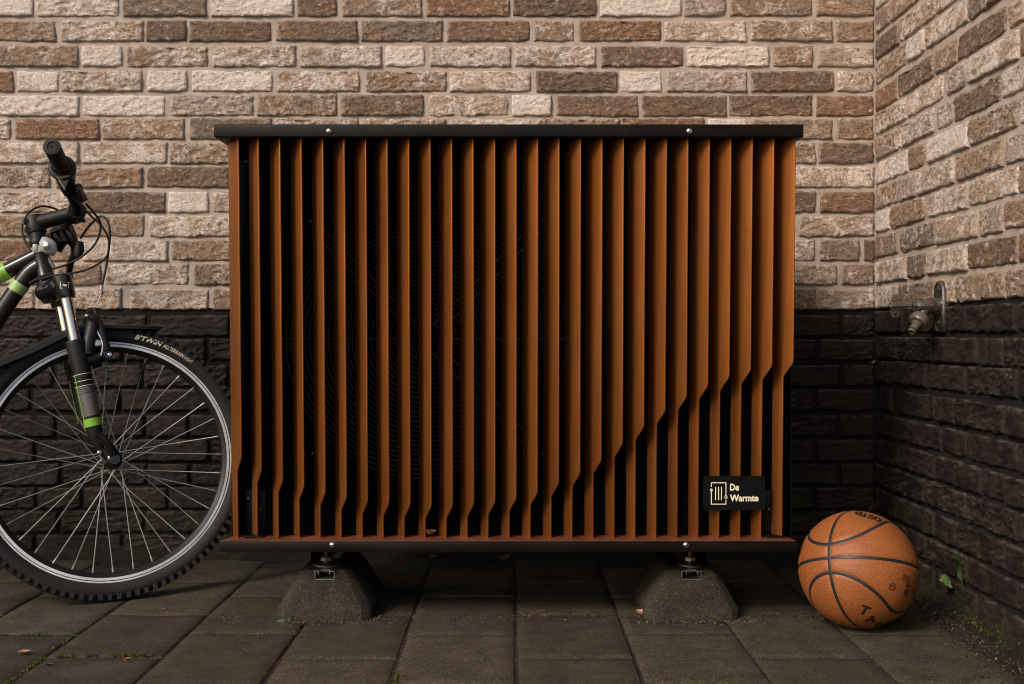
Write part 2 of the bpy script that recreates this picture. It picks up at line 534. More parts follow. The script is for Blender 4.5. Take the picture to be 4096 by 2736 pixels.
M['moss'] = speck_mat('moss', [(0.0, (0.022, 0.030, 0.006)), (0.4, (0.045, 0.055, 0.010)), (0.75, (0.095, 0.10, 0.018)), (0.92, (0.04, 0.028, 0.012))])

# ------------------------------------------------------------------ brick meshes
def brick_mesh(name, L, h, seed, mat, rough=1.0, cell=0.0035):
    rnd = random.Random(seed)
    off = Vector((rnd.uniform(0, 90), rnd.uniform(0, 90), rnd.uniform(0, 90)))
    nx = max(4, int(L / cell)); nz = max(4, int(h / cell))
    tilt = rnd.uniform(-0.0012, 0.0012); tiltz = rnd.uniform(-0.0015, 0.0005)
    amp = rough * rnd.uniform(0.5, 1.35)
    vs = []; fs = []
    for j in range(nz + 1):
        for i in range(nx + 1):
            x = -L / 2 + L * i / nx; z = -h / 2 + h * j / nz
            q = Vector((x, 0, z)) + off
            n1 = noise.fractal(Vector((q.x * 14, 0, q.z * 22)) + off, 0.9, 2.1, 3)
            rg = 1 - abs(noise.noise(Vector((q.x * 26 + 1.5 * n1, 3, q.z * 62 + n1))))
            n2 = noise.fractal(Vector((q.x * 95, 7, q.z * 130)), 0.8, 2.0, 3)
            d = amp * (0.0016 * n1 + 0.0026 * (rg ** 5 - 0.45) + 0.0010 * n2) + tilt * x / (L / 2) + tiltz * z / (h / 2)
            ex = L / 2 - abs(x); ez = h / 2 - abs(z)
            rr = 0.0028 + 0.0018 * noise.noise(Vector((q.x * 30, 1, q.z * 30)))
            e = min(ex, ez)
            ch = math.hypot(max(0, 0.016 - ex), max(0, 0.016 - ez)) if (ex < 0.016 and ez < 0.016) else 0
            cn_ = noise.noise(Vector((round(x / L) * 3.3, round(z / h) * 5.1, 2)) + off)
            if ch > 0.011: d -= max(0, 0.25 + cn_) * (ch - 0.011) * 0.5
            if e < rr: d -= 0.0034 * (1 - e / rr) ** 2
            jx = 0.0021 * noise.noise(Vector((q.x * 20, 20, q.z * 45))) * (1 if True else 0)
            jz = 0.0026 * noise.fractal(Vector((q.x * 32, 40, q.z * 10)), 0.9, 2, 2)
            vs.append((x + jx, -d, z + jz))
            if i < nx and j < nz:
                a = j * (nx + 1) + i
                fs.append((a, a + 1, a + nx + 2, a + nx + 1))
    rim = [i for i in range(nx + 1)] + [j * (nx + 1) + nx for j in range(1, nz + 1)] + \
          [nz * (nx + 1) + i for i in range(nx - 1, -1, -1)] + [j * (nx + 1) for j in range(nz - 1, 0, -1)]
    b = len(vs)
    for r in rim: vs.append((vs[r][0], 0.045, vs[r][2]))
    m = len(rim)
    for a in range(m):
        c = (a + 1) % m
        fs.append((rim[c], rim[a], b + a, b + c))
    me = bpy.data.meshes.new(name)
    me.from_pydata(vs, [], fs)
    me.shade_smooth(); me.set_sharp_from_angle(angle=R(60))
    me.materials.append(mat)
    return me

SM = [brick_mesh('brick', 0.212, 0.0532, 10 + i, M['brick'], 1.35) for i in range(10)]
HM = [brick_mesh('brick', 0.101, 0.0532, 40 + i, M['brick'], 1.0) for i in range(6)]
SD = [brick_mesh('brick', 0.212, 0.054, 70 + i, M['dark'], 1.35) for i in range(9)]
HD = [brick_mesh('brick', 0.101, 0.054, 90 + i, M['dark'], 1.15) for i in range(5)]

TONE = {'W': ((228, 214, 202), 0.88), 'L': ((192, 169, 148), 0.66), 'M': ((174, 150, 128), 0.44), 'D': ((138, 116, 99), 0.24),
        'G': ((148, 133, 119), 0.38), 'R': ((158, 122, 97), 0.28), 'P': ((196, 178, 165), 0.56)}
rb = random.Random(5)

def tone_col(t):
    c, a = TONE[t]
    k = rb.uniform(0.93, 1.05)
    lin = srgb(*[min(255, x * k) for x in c])
    return (lin[0], lin[1], lin[2], min(1, max(0, a + rb.uniform(-0.08, 0.08))))

def put_brick(wall, side, a, b, zc, tone, dark):
    """side 'back': a,b are X; side 'right': a,b are distances from the corner"""
    L = b - a
    pool = (HD if dark else HM) if L < 0.15 else (SD if dark else SM)
    a -= 0.001; b += 0.001; L = b - a
    std = 0.101 if L < 0.15 else 0.212
    me = rb.choice(pool)
    jy = rb.uniform(-0.0015, 0.0025)
    flip = rb.choice((1, 1))
    c = (a + b) / 2
    col = (1, 1, 1, 0.5) if dark else tone_col(tone)
    if side == 'back':
        o = inst('brick', me, wall, (c, D + jy, zc + rb.uniform(-.001, .001)), 0, (L / std, 1, 1), col)
    else:
        o = inst('brick', me, wall, (RX + jy, D - c, zc + rb.uniform(-.001, .001)), R(-90), (L / std, 1, 1), col)
    o.rotation_euler.y = rb.uniform(-.004, .004)

def far_bricks(mb, side, a, b, zc, hz):
    """plain bricks for what the photograph does not show"""
    x = a
    while x < b - 0.03:
        L = 0.1 if rb.random() < 0.25 else 0.21
        L = min(L, b - x)
        c = x + L / 2
        if side == 'back': mb.box((c, D + 0.022 + rb.uniform(-.001, .002), zc), (L, 0.046, hz))
        else: mb.box((RX + 0.022 + rb.uniform(-.001, .002), D - c, zc), (0.046, L, hz))
        x += L + 0.012

def wx(px): return (px - 2048) * D / F
def wz(py): return H - (py - 1340) * D / F

# ---- back wall
back = empty('brick_wall', (0, D, 0), 'long brick wall behind the copper slatted unit, pale above and tarred black below', 'wall')
rows = [
 (62, 'W-60,126 L142,471 G491,820 W843,1169 D1190,1345 M1368,1683 R1706,2035 D2053,2382 W2402,2725 P2739,2900 M2923,3249 M3268,3499'),
 (163, 'M-110,218 L244,569 D583,740 D755,1082 D1104,1426 G1445,1769 D1788,2118 M2137,2294 R2317,2643 L2658,2986 M3007,3329 M3348,3499'),
 (265, 'M-20,307 W326,485 M506,828 L851,1181 L1200,1522 W1541,1698 P1721,2041 L2060,2382 D2405,2733 W2750,3075 M3095,3249 L3272,3499'),
 (365, 'R-280,48 W65,228 L245,563 W590,745 W767,1085 L1108,1434 M1463,1784 L1800,2122 D2145,2467 W2482,2647 P2668,2986 D3007,3335 L3352,3499'),
 (462, 'W-15,310 W330,655 P682,1010 M1027,1345 D1363,1690 L1713,2032 W2049,2204 D2227,2551 D2572,2904 D2919,3251 R3268,3499'),
 (556, 'L-240,37 R58,391 M409,732 G758,1080 L1100,1430 M1450,1780 L1800,2125 M2148,2478 R2486,2815 W2835,2990 M3007,3328 M3352,3499'),
 (653, 'L-20,309 L328,662 M678,1000 ~ M2935,3263 D3276,3499'),
 (750, 'M-140,197 M222,566 D585,910 ~ L3178,3499'),
 (848, 'L-45,282 D300,656 W672,829 L851,1180 ~ D2932,3260 R3282,3499'),
 (945, 'M-100,228 M245,570 L596,920 ~ G2850,3175 L3197,3499'),
 (1042, 'R-200,128 M150,310 L330,665 M687,1010 ~ L2935,3260 G3282,3436 D3460,3499'),
 (1139, 'L-115,210 M230,401 L420,751 M775,1100 ~ L3025,3349 M3371,3499'),
 (1238, 'L-190,130 L146,482 L520,829 M853,1180 ~ D2935,3263 L3276,3499')]
drows = [
 (1345, '-90,240 258,580 600,910 ~ 3040,3358 3378,3499'),
 (1441, '-170,150 170,480 500,818 838,1160 ~ 2945,3262 3282,3499'),
 (1545, '-75,205 228,558 578,905 ~ 3035,3360 3380,3499'),
 (1643, '-200,113 133,470 490,840 860,1010 ~ 2940,3255 3273,3499'),
 (1746, '-110,212 230,570 586,745 765,1090 ~ 3025,3346 3364,3499'),
 (1846, '-190,130 150,470 490,828 848,1010 ~ 2940,3255 3273,3499'),
 (1940, '-90,232 250,577 593,752 770,1100 ~ 3030,3349 3367,3499'),
 (2036, '-190,135 155,318 336,662 680,1010 ~ 2940,3250 3270,3499'),
 (2128, '-90,226 246,566 583,910 ~ 3030,3345 3365,3499'),
 (2226, '-190,130 150,480 500,830 850,1010 ~ 2940,3260 3280,3499')]
farL = MB(); farD = MB()
XL = -2.6
for rset, dark in ((rows, False), (drows, True)):
    for py, txt in rset:
        hz = 0.054 if dark else 0.0532
        zc = wz(py) + hz / 2
        segs = txt.split()
        prev = None; first = None
        for s in segs:
            if s == '~':
                gap = prev; continue
            t = s[0] if s[0].isalpha() else 'D'
            a, b = (s[1:] if s[0].isalpha() else s).split(',')
            a = wx(float(a)); b = min(wx(float(b)), RX - 0.002)
            if first is None: first = a
            if prev is not None and a - prev > 0.3:
                far_bricks(farD if dark else farL, 'back', prev + 0.012, a - 0.012, zc, hz)
            put_brick(back, 'back', a, b, zc, t, dark)
            prev = b
        far_bricks(farD if dark else farL, 'back', XL + rb.uniform(0, .1), first - 0.012, zc, hz)
py = 62 - 97.6
while wz(py) < 2.5:
    far_bricks(farL, 'back', XL + rb.uniform(0, .1), RX - 0.004, wz(py) + 0.0257, 0.0532); py -= 97.6
tag(farL.build('brick_field', M['brick_far'], back, flat=True), kind='stuff')
tag(farD.build('plinth_field', M['dark_far'], back, flat=True), kind='stuff')

def mortar_sheet(name, side, a0, a1, z0, z1, mat, wall, rec):
    st = 0.012
    n = int((a1 - a0) / st); m = int((z1 - z0) / st)
    vs = []; fs = []
    for j in range(m + 1):
        for i in range(n + 1):
            a = a0 + (a1 - a0) * i / n; z = z0 + (z1 - z0) * j / m
            dd = rec + 0.0016 * noise.fractal(Vector((a * 26, 4 if side == 'back' else 9, z * 40)), 0.8, 2, 3)
            vs.append((a, D + dd, z) if side == 'back' else (RX + dd, D - a, z))
    for j in range(m):
        for i in range(n):
            a = j * (n + 1) + i
            fs.append((a, a + 1, a + n + 2, a + n + 1))
    mb = MB(); mb.add(vs, fs)
    # the wall's own thickness behind the pointing
    if side == 'back': mb.box(((a0 + a1) / 2, D + 0.10, (z0 + z1) / 2), (a1 - a0, 0.15, z1 - z0 - 0.001))
    else: mb.box((RX + 0.10, D - (a0 + a1) / 2, (z0 + z1) / 2), (0.15, a1 - a0, z1 - z0 - 0.001))
    return mb.build(name, mat, wall)
ZB = wz(1238)
mortar_sheet('pointing', 'back', XL, RX + 0.02, ZB + 0.004, 2.5, M['mortar'], back, 0.0068)
mortar_sheet('plinth_pointing', 'back', XL, RX + 0.02, -0.1, ZB + 0.004, M['mortar_dark'], back, 0.0085)

# ---- right wall; joints read off as photo x positions, turned into distances from the corner
right = empty('brick_wall', (RX, D, 0), 'brick side wall on the right carrying the garden tap, meeting the long wall at a corner', 'wall')
def ux(px): return D - RX * F / (px - 2048)
A = lambda x: 3396 + x / 2.613
B = lambda x: 3400 + x / 3.136
rrows = [
 (40, A, 'L262,640 W665,1130 M1150,1900'),
 (138, A, 'M262,408 M425,882 L900,1400 W1420,2000'),
 (241, A, 'D262,505 L516,893 L908,1225 W1240,1830'),
 (339, A, 'M262,580 W597,770 L788,1222 G1241,1615 R1634,1950'),
 (446, A, 'R262,478 D500,865 M893,1105 D1120,1615 L1650,2050'),
 (541, A, 'L262,580 L598,960 P1000,1205 L1226,1745 M1775,2060'),
 (640, B, 'M300,575 P600,1025 P1070,1270 D1290,1850 L1880,2400'),
 (739, B, 'W300,690 M712,912 W950,1460 M1478,2070 L2100,2420'),
 (838, B, 'M300,575 P590,800 L822,1278 M1322,1888 P1930,2330'),
 (932, B, 'W300,468 M495,905 L945,1445 L1476,2066 M2100,2430'),
 (1031, B, 'M300,578 G620,1040 L1068,1578 P1605,1888 M1915,2380'),
 (1132, B, 'L300,690 G718,918 L945,1440 D1460,2065 R2100,2450'),
 (1233, B, 'P300,572 G600,1035 L1052,1290 M1318,1905 M1930,2350'),
 (1330, B, 'D300,640 D660,1200 D1222,1428 D1450,2060 D2085,2460'),
 (1432, B, 'D300,562 D584,1020 D1044,1562 D1598,1880 D1912,2400'),
 (1525, B, 'D300,460 D482,925 D950,1415 D1462,2066 D2110,2460'),
 (1634, B, 'D300,568 D592,1030 D1062,1292 D1312,1920 D1955,2390'),
 (1735, B, 'D300,680 D702,1115 D1140,1438 D1452,2070 D2100,2450'),
 (1837, B, 'D300,578 D600,1030 D1062,1620 D1650,1905 D1935,2400'),
 (1936, B, 'D300,468 D486,910 D935,1420 D1450,2066 D2095,2440'),
 (2036, B, 'D300,574 D596,1030 D1056,1300 D1330,1915 D1945,2400'),
 (2136, B, 'D300,690 D712,920 D945,1440 D1470,2070 D2095,2440'),
 (2236, B, 'D300,575 D598,1030 D1060,1560 D1600,1900 D1930,2400')]
farL = MB(); farD = MB()
UE = 2.3
for py, fn, txt in rrows:
    dark = py > 1300
    hz = 0.054 if dark else 0.0532
    zc = wz(py) + hz / 2
    last = 0
    for s in txt.split():
        a, b = s[1:].split(',')
        ua = ux(fn(float(a))); ub = ux(fn(float(b)))
        ua = max(ua, 0.0)
        put_brick(right, 'right', ua, ub, zc, s[0], dark)
        last = ub
    far_bricks(farD if dark else farL, 'right', last + 0.012, UE, zc, hz)
py = 40 - 99.4
while wz(py) < 2.5:
    far_bricks(farL, 'right', 0.004 + rb.uniform(0, .1), UE, wz(py) + 0.0257, 0.0532); py -= 99.4
tag(farL.build('brick_field', M['brick_far'], right, flat=True), kind='stuff')
tag(farD.build('plinth_field', M['dark_far'], right, flat=True), kind='stuff')
ZBR = wz(1233)
mortar_sheet('pointing', 'right', 0.0045, UE, ZBR + 0.004, 2.5, M['mortar'], right, 0.0068)
mortar_sheet('plinth_pointing', 'right', 0.0045, UE, -0.1, ZBR + 0.004, M['mortar_dark'], right, 0.0085)

# ------------------------------------------------------------------ ground and paving
g = MB()
g.add([(-60, -60, -0.0040), (60, -60, -0.0040), (60, 60, -0.0040), (-60, 60, -0.0040)], [(0, 1, 2, 3)])
tag(g.build('ground', M['joint']), kind='structure')
pave = empty('pavement', (0, 1.8, 0)); pave['kind'] = 'structure'
TP = 0.3665 * H
TX0 = 0.0135 * H
TD = 0.294
def tile_mesh(seed):
    r_ = random.Random(seed)
    mb = MB()
    w, l, t = TP - 0.0055, TD - 0.0045, 0.05
    nx, ny = 10, 14
    off = Vector((seed * 3.1, seed * 1.7, 0))
    vs = []; fs = []
    for j in range(ny + 1):
        for i in range(nx + 1):
            x = -w / 2 + (0 if i == 0 else w if i == nx else 0.0035 + (w - 0.007) * (i - 1) / (nx - 2))
            y = -l / 2 + (0 if j == 0 else l if j == ny else 0.0035 + (l - 0.007) * (j - 1) / (ny - 2))
            z = 0.0011 * noise.fractal(Vector((x * 11, y * 11, 0)) + off, 0.9, 2, 3)
            e = min(w / 2 - abs(x), l / 2 - abs(y))
            if e < 0.001: z -= 0.0030 + 0.0015 * noise.noise(Vector((x * 40, y * 40, 3)) + off)
            sx = 0.0009 * noise.noise(Vector((x * 30, y * 30, 8)) + off)
            vs.append((x + sx, y + sx, z))
    for j in range(ny):
        for i in range(nx):
            a = j * (nx + 1) + i
            fs.append((a, a + 1, a + nx + 2, a + nx + 1))
    rim = [i for i in range(nx + 1)] + [j * (nx + 1) + nx for j in range(1, ny + 1)] + \
          [ny * (nx + 1) + i for i in range(nx - 1, -1, -1)] + [j * (nx + 1) for j in range(ny - 1, 0, -1)]
    b = len(vs)
    for q in rim: vs.append((vs[q][0], vs[q][1], -t))
    m = len(rim)
    for a in range(m):
        c = (a + 1) % m
        fs.append((rim[c], rim[a], b + a, b + c))
    me = bpy.data.meshes.new('paving_tile')
    me.from_pydata(vs, [], fs); me.shade_smooth(); me.set_sharp_from_angle(angle=R(50))
    me.materials.append(M['tile'])
    return me
TM = [tile_mesh(i + 1) for i in range(6)]
rt = random.Random(11)
ptile = MB()
for kx in range(-18, 5):
    xc = TX0 + (kx + 0.5) * TP
    y0 = 1.915 if kx % 2 == 0 else 2.068
    for n in range(-14, 4):
        yc = y0 + (n + 0.5) * TD
        if yc > D - 0.06 or xc > RX - 0.04 or xc < -3.6: continue
        if yc > 1.45 and -1.75 < xc:
            k = rt.uniform(0.72, 1.16)
            o = inst('paving_tile', rt.choice(TM), pave, (xc, yc, rt.uniform(-0.0016, 0.0016)), rt.choice((0, math.pi)), (1, 1, 1), (k, k * rt.uniform(0.97, 1.03), k * rt.uniform(0.93, 1.02), 1))
            o.rotation_euler.x = rt.uniform(-.004, .004); o.rotation_euler.y = rt.uniform(-.005, .005)
        else:
            ptile.box((xc, yc, -0.025 + rt.uniform(-.0015, .0015)), (TP - 0.006, TD - 0.005, 0.05))
tag(ptile.build('paving_field', M['tile'], pave, flat=True), kind='stuff')

# soil piled against the walls
def soil_ridge(side):
    mb = MB(); n = 150; m = 9
    vs = []; fs = []
    L = 3.4 if side == 'back' else UE
    for i in range(n + 1):
        a = L * i / n
        wd = 0.034 + 0.026 * noise.fractal(Vector((a * 5, 1.3, 7)), 0.8, 2, 3)
        ht = 0.030 + 0.014 * noise.fractal(Vector((a * 6, 8.3, 2)), 0.8, 2, 3)
        for j in range(m + 1):
            t = j / m
            off = 0.012 - (wd + 0.012) * t
            z = ht * (1 - t) ** 1.7 - 0.004 * t + 0.010 * noise.fractal(Vector((a * 55, t * 5, 3)), 0.7, 2, 4) * (1 - 0.6 * t)
            vs.append((RX - a, D + off, z) if side == 'back' else (RX + off, D - a, z))
    for i in range(n):
        for j in range(m):
            a = i * (m + 1) + j
            fs.append((a, a + m + 1, a + m + 2, a + 1))
    mb.add(vs, fs)
    o = mb.build('soil', M['soil'])
    return tag(o, kind='stuff')
soil_ridge('back'); soil_ridge('right')

# loose grit and moss: nobody could count it
OCT = [(1, 0, 0), (-1, 0, 0), (0, 1, 0), (0, -1, 0), (0, 0, 1), (0, 0, -1)]
OCF = [(0, 2, 4), (2, 1, 4), (1, 3, 4), (3, 0, 4), (2, 0, 5), (1, 2, 5), (3, 1, 5), (0, 3, 5)]
def speck(mb, p, s, r_, flat=0.7):
    q = Matrix.Rotation(r_.uniform(0, 6.3), 3, 'Z') @ Matrix.Rotation(r_.uniform(-.6, .6), 3, 'X')
    sx, sy, sz = s * r_.uniform(.6, 1.3), s * r_.uniform(.6, 1.3), s * flat * r_.uniform(.6, 1.2)
    mb.add([Vector(p) + q @ Vector((a * sx, b * sy, c * sz)) for a, b, c in OCT], OCF)
rg_ = random.Random(21)
grit = MB()
for _ in range(2600):
    speck(grit, (rg_.uniform(-1.3, 0.92), rg_.uniform(1.7, 2.7), 0.0005), rg_.uniform(0.0005, 0.0015), rg_)
for _ in range(2600):       # swept line in front of the feet
    x = rg_.uniform(-0.62, 0.72)
    y = 2.185 + 0.028 * noise.noise(Vector((x * 4, 0, 0))) + rg_.gauss(0, 0.020)
    speck(grit, (x, y, 0.001), rg_.uniform(0.0006, 0.0021), rg_)
for cx in (-0.38, 0.3615):
    for _ in range(700):
        a = rg_.uniform(-0.13, 0.15)
        speck(grit, (cx + a, 2.150 + 0.5 * a * a + rg_.gauss(0, 0.010), 0.001), rg_.uniform(0.0006, 0.0026), rg_)
for _ in range(1900):
    u = rg_.uniform(0.05, 1.15)
    speck(grit, (RX - 0.05 - abs(rg_.gauss(0, 0.035)), D - u, 0.003), rg_.uniform(0.0007, 0.0026), rg_)
for kx in range(-7, 5):     # sand lying in the joints
    for _ in range(230):
        speck(grit, (TX0 + kx * TP + rg_.gauss(0, 0.0032), rg_.uniform(1.7, 2.7), -0.001), rg_.uniform(0.0005, 0.0016), rg_)
tag(grit.build('gravel', M['grit'], flat=True), kind='stuff')
moss = MB()
def moss_line(p0, p1, n, spread, hgt=0.003):
    p0, p1 = Vector(p0), Vector(p1)
    for _ in range(n):
        t = rg_.random()
        if noise.noise(Vector((t * 7 + p0.x * 9, p0.y * 9, 1))) < -0.08: continue
        p = p0.lerp(p1, t) + Vector((rg_.gauss(0, spread), rg_.gauss(0, spread), rg_.uniform(-0.001, hgt)))
        speck(moss, p, rg_.uniform(0.0010, 0.0026), rg_, 1.2)
def gp(px, py): return P(px, py, F * H / (py - 1340))
moss_line(gp(25, 2740), gp(175, 2636), 420, 0.0028)
moss_line(gp(215, 2596), gp(300, 2538), 200, 0.0026)
moss_line(gp(210, 2627), gp(600, 2625), 420, 0.0022)
moss_line(gp(0, 2544), gp(260, 2543), 150, 0.0018)
moss_line(gp(1180, 2530), gp(1200, 2470), 160, 0.016, 0.002)
moss_line(gp(1570, 2735), gp(1585, 2700), 70, 0.004)
moss_line((RX - 0.030, 2.14, 0.010), (RX - 0.040, 1.72, 0.010), 520, 0.013, 0.006)
moss_line((RX - 0.03, 2.55, 0.02), (RX - 0.05, 2.15, 0.012), 160, 0.012, 0.004)
moss_line(gp(830, 2535), gp(870, 2542), 60, 0.006)
tag(moss.build('moss', M['moss'], flat=True), kind='stuff')

# ------------------------------------------------------------------ concrete foot blocks
def foot_block(cx, label):
    root = empty('foot_block', (cx, 2.28, 0), label, 'concrete block', 'concrete blocks under the slatted unit')
    rowsz = [-0.004, 0.022, 0.05, 0.078, 0.098]
    hw = lambda z: 0.0965 - 0.0435 * max(0, (z - 0.02)) / 0.078 if z > 0.02 else 0.0975
    nh = 0.0215
    grid = []
    for z in rowsz:
        w = hw(z)
        a = nh
        xs = [-w, -w * 0.94, -(w * 0.8 + 0), -max(a + 0.006, w * 0.58), -a, 0, a, max(a + 0.006, w * 0.58), w * 0.8, w * 0.94, w]
        grid.append([(x, abs(x) / w, z) for x in xs])
    nr, nc = len(rowsz), 11
    Fv = {}; vs = []
    for lay in (0, 1):
        for r_ in range(nr):
            for c in range(nc):
                x, t, z = grid[r_][c]
                rd = 0.020 * max(0, (t - 0.78) / 0.22) ** 1.6
                jit = 0.0012 * noise.noise(Vector((x * 60 + cx * 9, z * 60, lay)))
                y = (2.157 + 0.27 * z + rd + jit) if lay == 0 else (2.40 - 0.27 * z - rd)
                zz = z - (0.004 * (t ** 8) if r_ == nr - 1 else 0) + jit
                Fv[(lay, r_, c)] = len(vs); vs.append((cx + x, y, zz))
    cells = [(r_, c) for r_ in range(nr - 1) for c in range(nc - 1) if not (r_ == nr - 2 and c in (4, 5))]
    fs = []; from collections import Counter
    edge = {}
    for (r_, c) in cells:
        q = [(r_, c), (r_, c + 1), (r_ + 1, c + 1), (r_ + 1, c)]
        fs.append(tuple(Fv[(0, *p)] for p in q)); fs.append(tuple(Fv[(1, *p)] for p in reversed(q)))
        for i in range(4):
            e = (q[i], q[(i + 1) % 4]); rev = (e[1], e[0])
            if rev in edge: del edge[rev]
            else: edge[e] = 1
    for (p, q) in edge:
        fs.append((Fv[(0, *q)], Fv[(0, *p)], Fv[(1, *p)], Fv[(1, *q)]))
    mb = MB(); mb.add(vs, fs)
    mb.build('concrete_body', M['concrete'], root, bevel=0.002, sharp=28)
    rl = MB()
    y0, y1 = 2.172, 2.385
    t = 0.0018; zt = 0.0985; w = 0.0205
    ym, yl = (y0 + y1) / 2, y1 - y0
    for s in (-1, 1):
        rl.box((cx + s * (w - t / 2), ym + 0.004, zt - 0.0095), (t, yl - 0.008, 0.019 - 2 * t))
        rl.box((cx + s * (w - 0.005), ym, zt - t / 2), (0.010, yl, t))
        rl.box((cx + s * (w - 0.010 + t / 2), ym, zt - t - 0.0028), (t, yl, 0.0056))
    rl.box((cx, ym + 0.004, zt - 0.0193), (2 * w, yl - 0.008, t))
    rl.build('mounting_rail', M['alu'], root, bevel=0.0003, seg=1)
    return root
foot_block(-0.380, 'left concrete foot block, under the end of the slatted unit beside the bicycle')
foot_block(0.3640, 'right concrete foot block, under the end of the slatted unit beside the basketball')

# ------------------------------------------------------------------ heat pump in its copper slatted cover
pump = empty('heat_pump', (0, 2.33, 0.146), 'black heat pump unit behind vertical copper slats with a flat black lid', 'heat pump')
XLp, XRp = -0.5785, 0.566
lid = MB(); lid.box(((XLp + XRp) / 2, (2.085 + 2.535) / 2, 0.9715), (XRp - XLp, 0.45, 0.025))
lido = lid.build('lid', M['powder'], pump, bevel=0.0022, seg=3)
tr = MB()
tr.box(((XLp + XRp) / 2 - 0.001, (2.122 + 2.50) / 2, 0.157), (XRp - XLp - 0.003, 0.378, 0.0215))
tro = tr.build('base_tray', M['powder'], pump, bevel=0.0015, seg=2)
ti = MB(); ti.add([(-0.566, 2.1235, 0.1692), (0.553, 2.1235, 0.1692), (0.541, 2.19, 0.1692), (-0.553, 2.19, 0.1692)], [(0, 1, 2, 3)])
tib = MB(); tib.prism([(-0.5755, 0), (0.5595, 0), (0.543, 0.072), (-0.553, 0.072)], (0, 2.1225, 0.1679), (1, 0, 0), (0, 1, 0), (0, 0, 1), 0.0016)
tib.build('tray_top', M['tray'], tro)
def pan_screw(p, parent, r_=0.0062, mat='chrome'):
    m = MB()
    m.lathe(p, (0, -1, 0), [(r_, 0), (r_, 0.0006), (r_ * .92, 0.0018), (r_ * .7, 0.0030), (r_ * .35, 0.0037), (0.0003, 0.0039)], 20)
    o = m.build('screw', M[mat], parent)
    x = MB()
    for (sx, sz) in ((r_ * .95, r_ * .22), (r_ * .22, r_ * .95)):
        x.box((p[0], p[1] - 0.0036, p[2]), (sx, 0.0012, sz))
    x.build('screw_slot', M['ink'], parent) if False else None
    return o
for px in (1316, 2757): pan_screw(P(px, 525, 2.0852), lido)
for px in (1329, 2744): pan_screw(P(px, 2180, 2.1222), tro)

# slats
TIPU = [1835, 1887, 1927, 1953, 1977, 1995, 2012, 2019, 2025, 2030, 2028, 2021, 2013, 1998, 1975, 1938, 1898, 1845, 1778, 1709, 1645, 1589, 1544, 1509, 1482, 1465, 1451]
XF = [-0.535] + [-0.496 + (0.5525 + 0.496) / 25 * i for i in range(26)]
d1, t1, d2 = 0.046, 0.029, 0.024
L1 = math.hypot(d1, t1); L2 = L1 * d2 / d1
ux_, uy_ = t1 / L1, -d1 / L1
def yfront(Z): return 2.124 - (Z - 0.25) * 0.027 / 0.70
for i, (xf, tp) in enumerate(zip(XF, TIPU)):
    zh = H - (tp - 1340) * 2.116 / F
    zl = zh - 0.0285
    sb0 = -0.0065 if i == 0 else 0.0
    def pt(s, Z):
        return Vector((xf - t1 + ux_ * s, yfront(Z) + d1 + uy_ * s, Z))
    poly = [(sb0, 0.1686), (L2, 0.1686)]
    # rounded bends of the laser cut edge
    k = 0.006
    dirv = Vector((L1 - L2, zh - zl)).normalized()
    for (cs, cz, din, dout) in ((L2, zl, Vector((0, 1)), dirv), (L1, zh, dirv, Vector((0, 1)))):
        c = Vector((cs, cz)); a = c - din * k; b = c + dout * k
        for q in range(5):
            tt = q / 4
            p_ = a * (1 - tt) ** 2 + c * 2 * tt * (1 - tt) + b * tt * tt
            poly.append((p_.x, p_.y))
    poly += [(L1, 0.9595), (sb0, 0.9595)]
    nrm = Vector((uy_, -ux_, 0))
    front = [pt(*p_) for p_ in poly]; th = 0.0027
    vs = front + [p_ - nrm * th for p_ in front]; n = len(front)
    fs = [tuple(range(n - 1, -1, -1)), tuple(range(n, 2 * n))] + [(q, (q + 1) % n, n + (q + 1) % n, n + q) for q in range(n)]
    mb = MB(); mb.add(vs, fs)
    mb.build('slat', M['copper'], pump, bevel=0.0009, seg=3, sharp=25)

# casing behind the slats, fan opening, fan and guard
fc = Vector((-0.174, 2.178, 0.567)); fr = 0.288
cs = MB()
x0, x1, z0, z1 = -0.563, 0.5605, 0.1685, 0.959
NS = 72
circ = []; outer = []
for k in range(NS):
    a = 2 * math.pi * k / NS
    ca, sa = math.cos(a), math.sin(a)
    circ.append((fc.x + fr * ca, fc.z + fr * sa))
    s = min(((x1 if ca > 0 else x0) - fc.x) / ca if abs(ca) > 1e-6 else 9, ((z1 if sa > 0 else z0) - fc.z) / sa if abs(sa) > 1e-6 else 9)
    outer.append((fc.x + s * ca, fc.z + s * sa))
vs = [(p[0], fc.y, p[1]) for p in circ] + [(p[0], fc.y, p[1]) for p in outer] + [(p[0], fc.y + 0.11, p[1]) for p in circ]
fs = []
for k in range(NS):
    l = (k + 1) % NS
    fs.append((k, l, NS + l, NS + k)); fs.append((l, k, 2 * NS + k, 2 * NS + l))
cs.add(vs, fs)
corners = [(x0, z0), (x1, z0), (x1, z1), (x0, z1)]
for (cx_, cz_) in corners:   # corner gores
    best = sorted(range(NS), key=lambda k: (outer[k][0] - cx_) ** 2 + (outer[k][1] - cz_) ** 2)
    k = min(((outer[k][0] - cx_) ** 2 + (outer[k][1] - cz_) ** 2, k) for k in range(NS) if abs(outer[k][0] - cx_) < 1e-5)[1]
    j = min(((outer[k][0] - cx_) ** 2 + (outer[k][1] - cz_) ** 2, k) for k in range(NS) if abs(outer[k][1] - cz_) < 1e-5)[1]
    cs.add([(cx_, fc.y, cz_), (outer[k][0], fc.y, outer[k][1]), (outer[j][0], fc.y, outer[j][1])], [(0, 1, 2)])
yb = 2.50
cs.add([(x0, fc.y, z0), (x0, fc.y, z1), (x0, yb, z1), (x0, yb, z0)], [(0, 1, 2, 3)])
cs.add([(x1, fc.y, z0), (x1, fc.y, z1), (x1, yb, z1), (x1, yb, z0)], [(0, 1, 2, 3)])
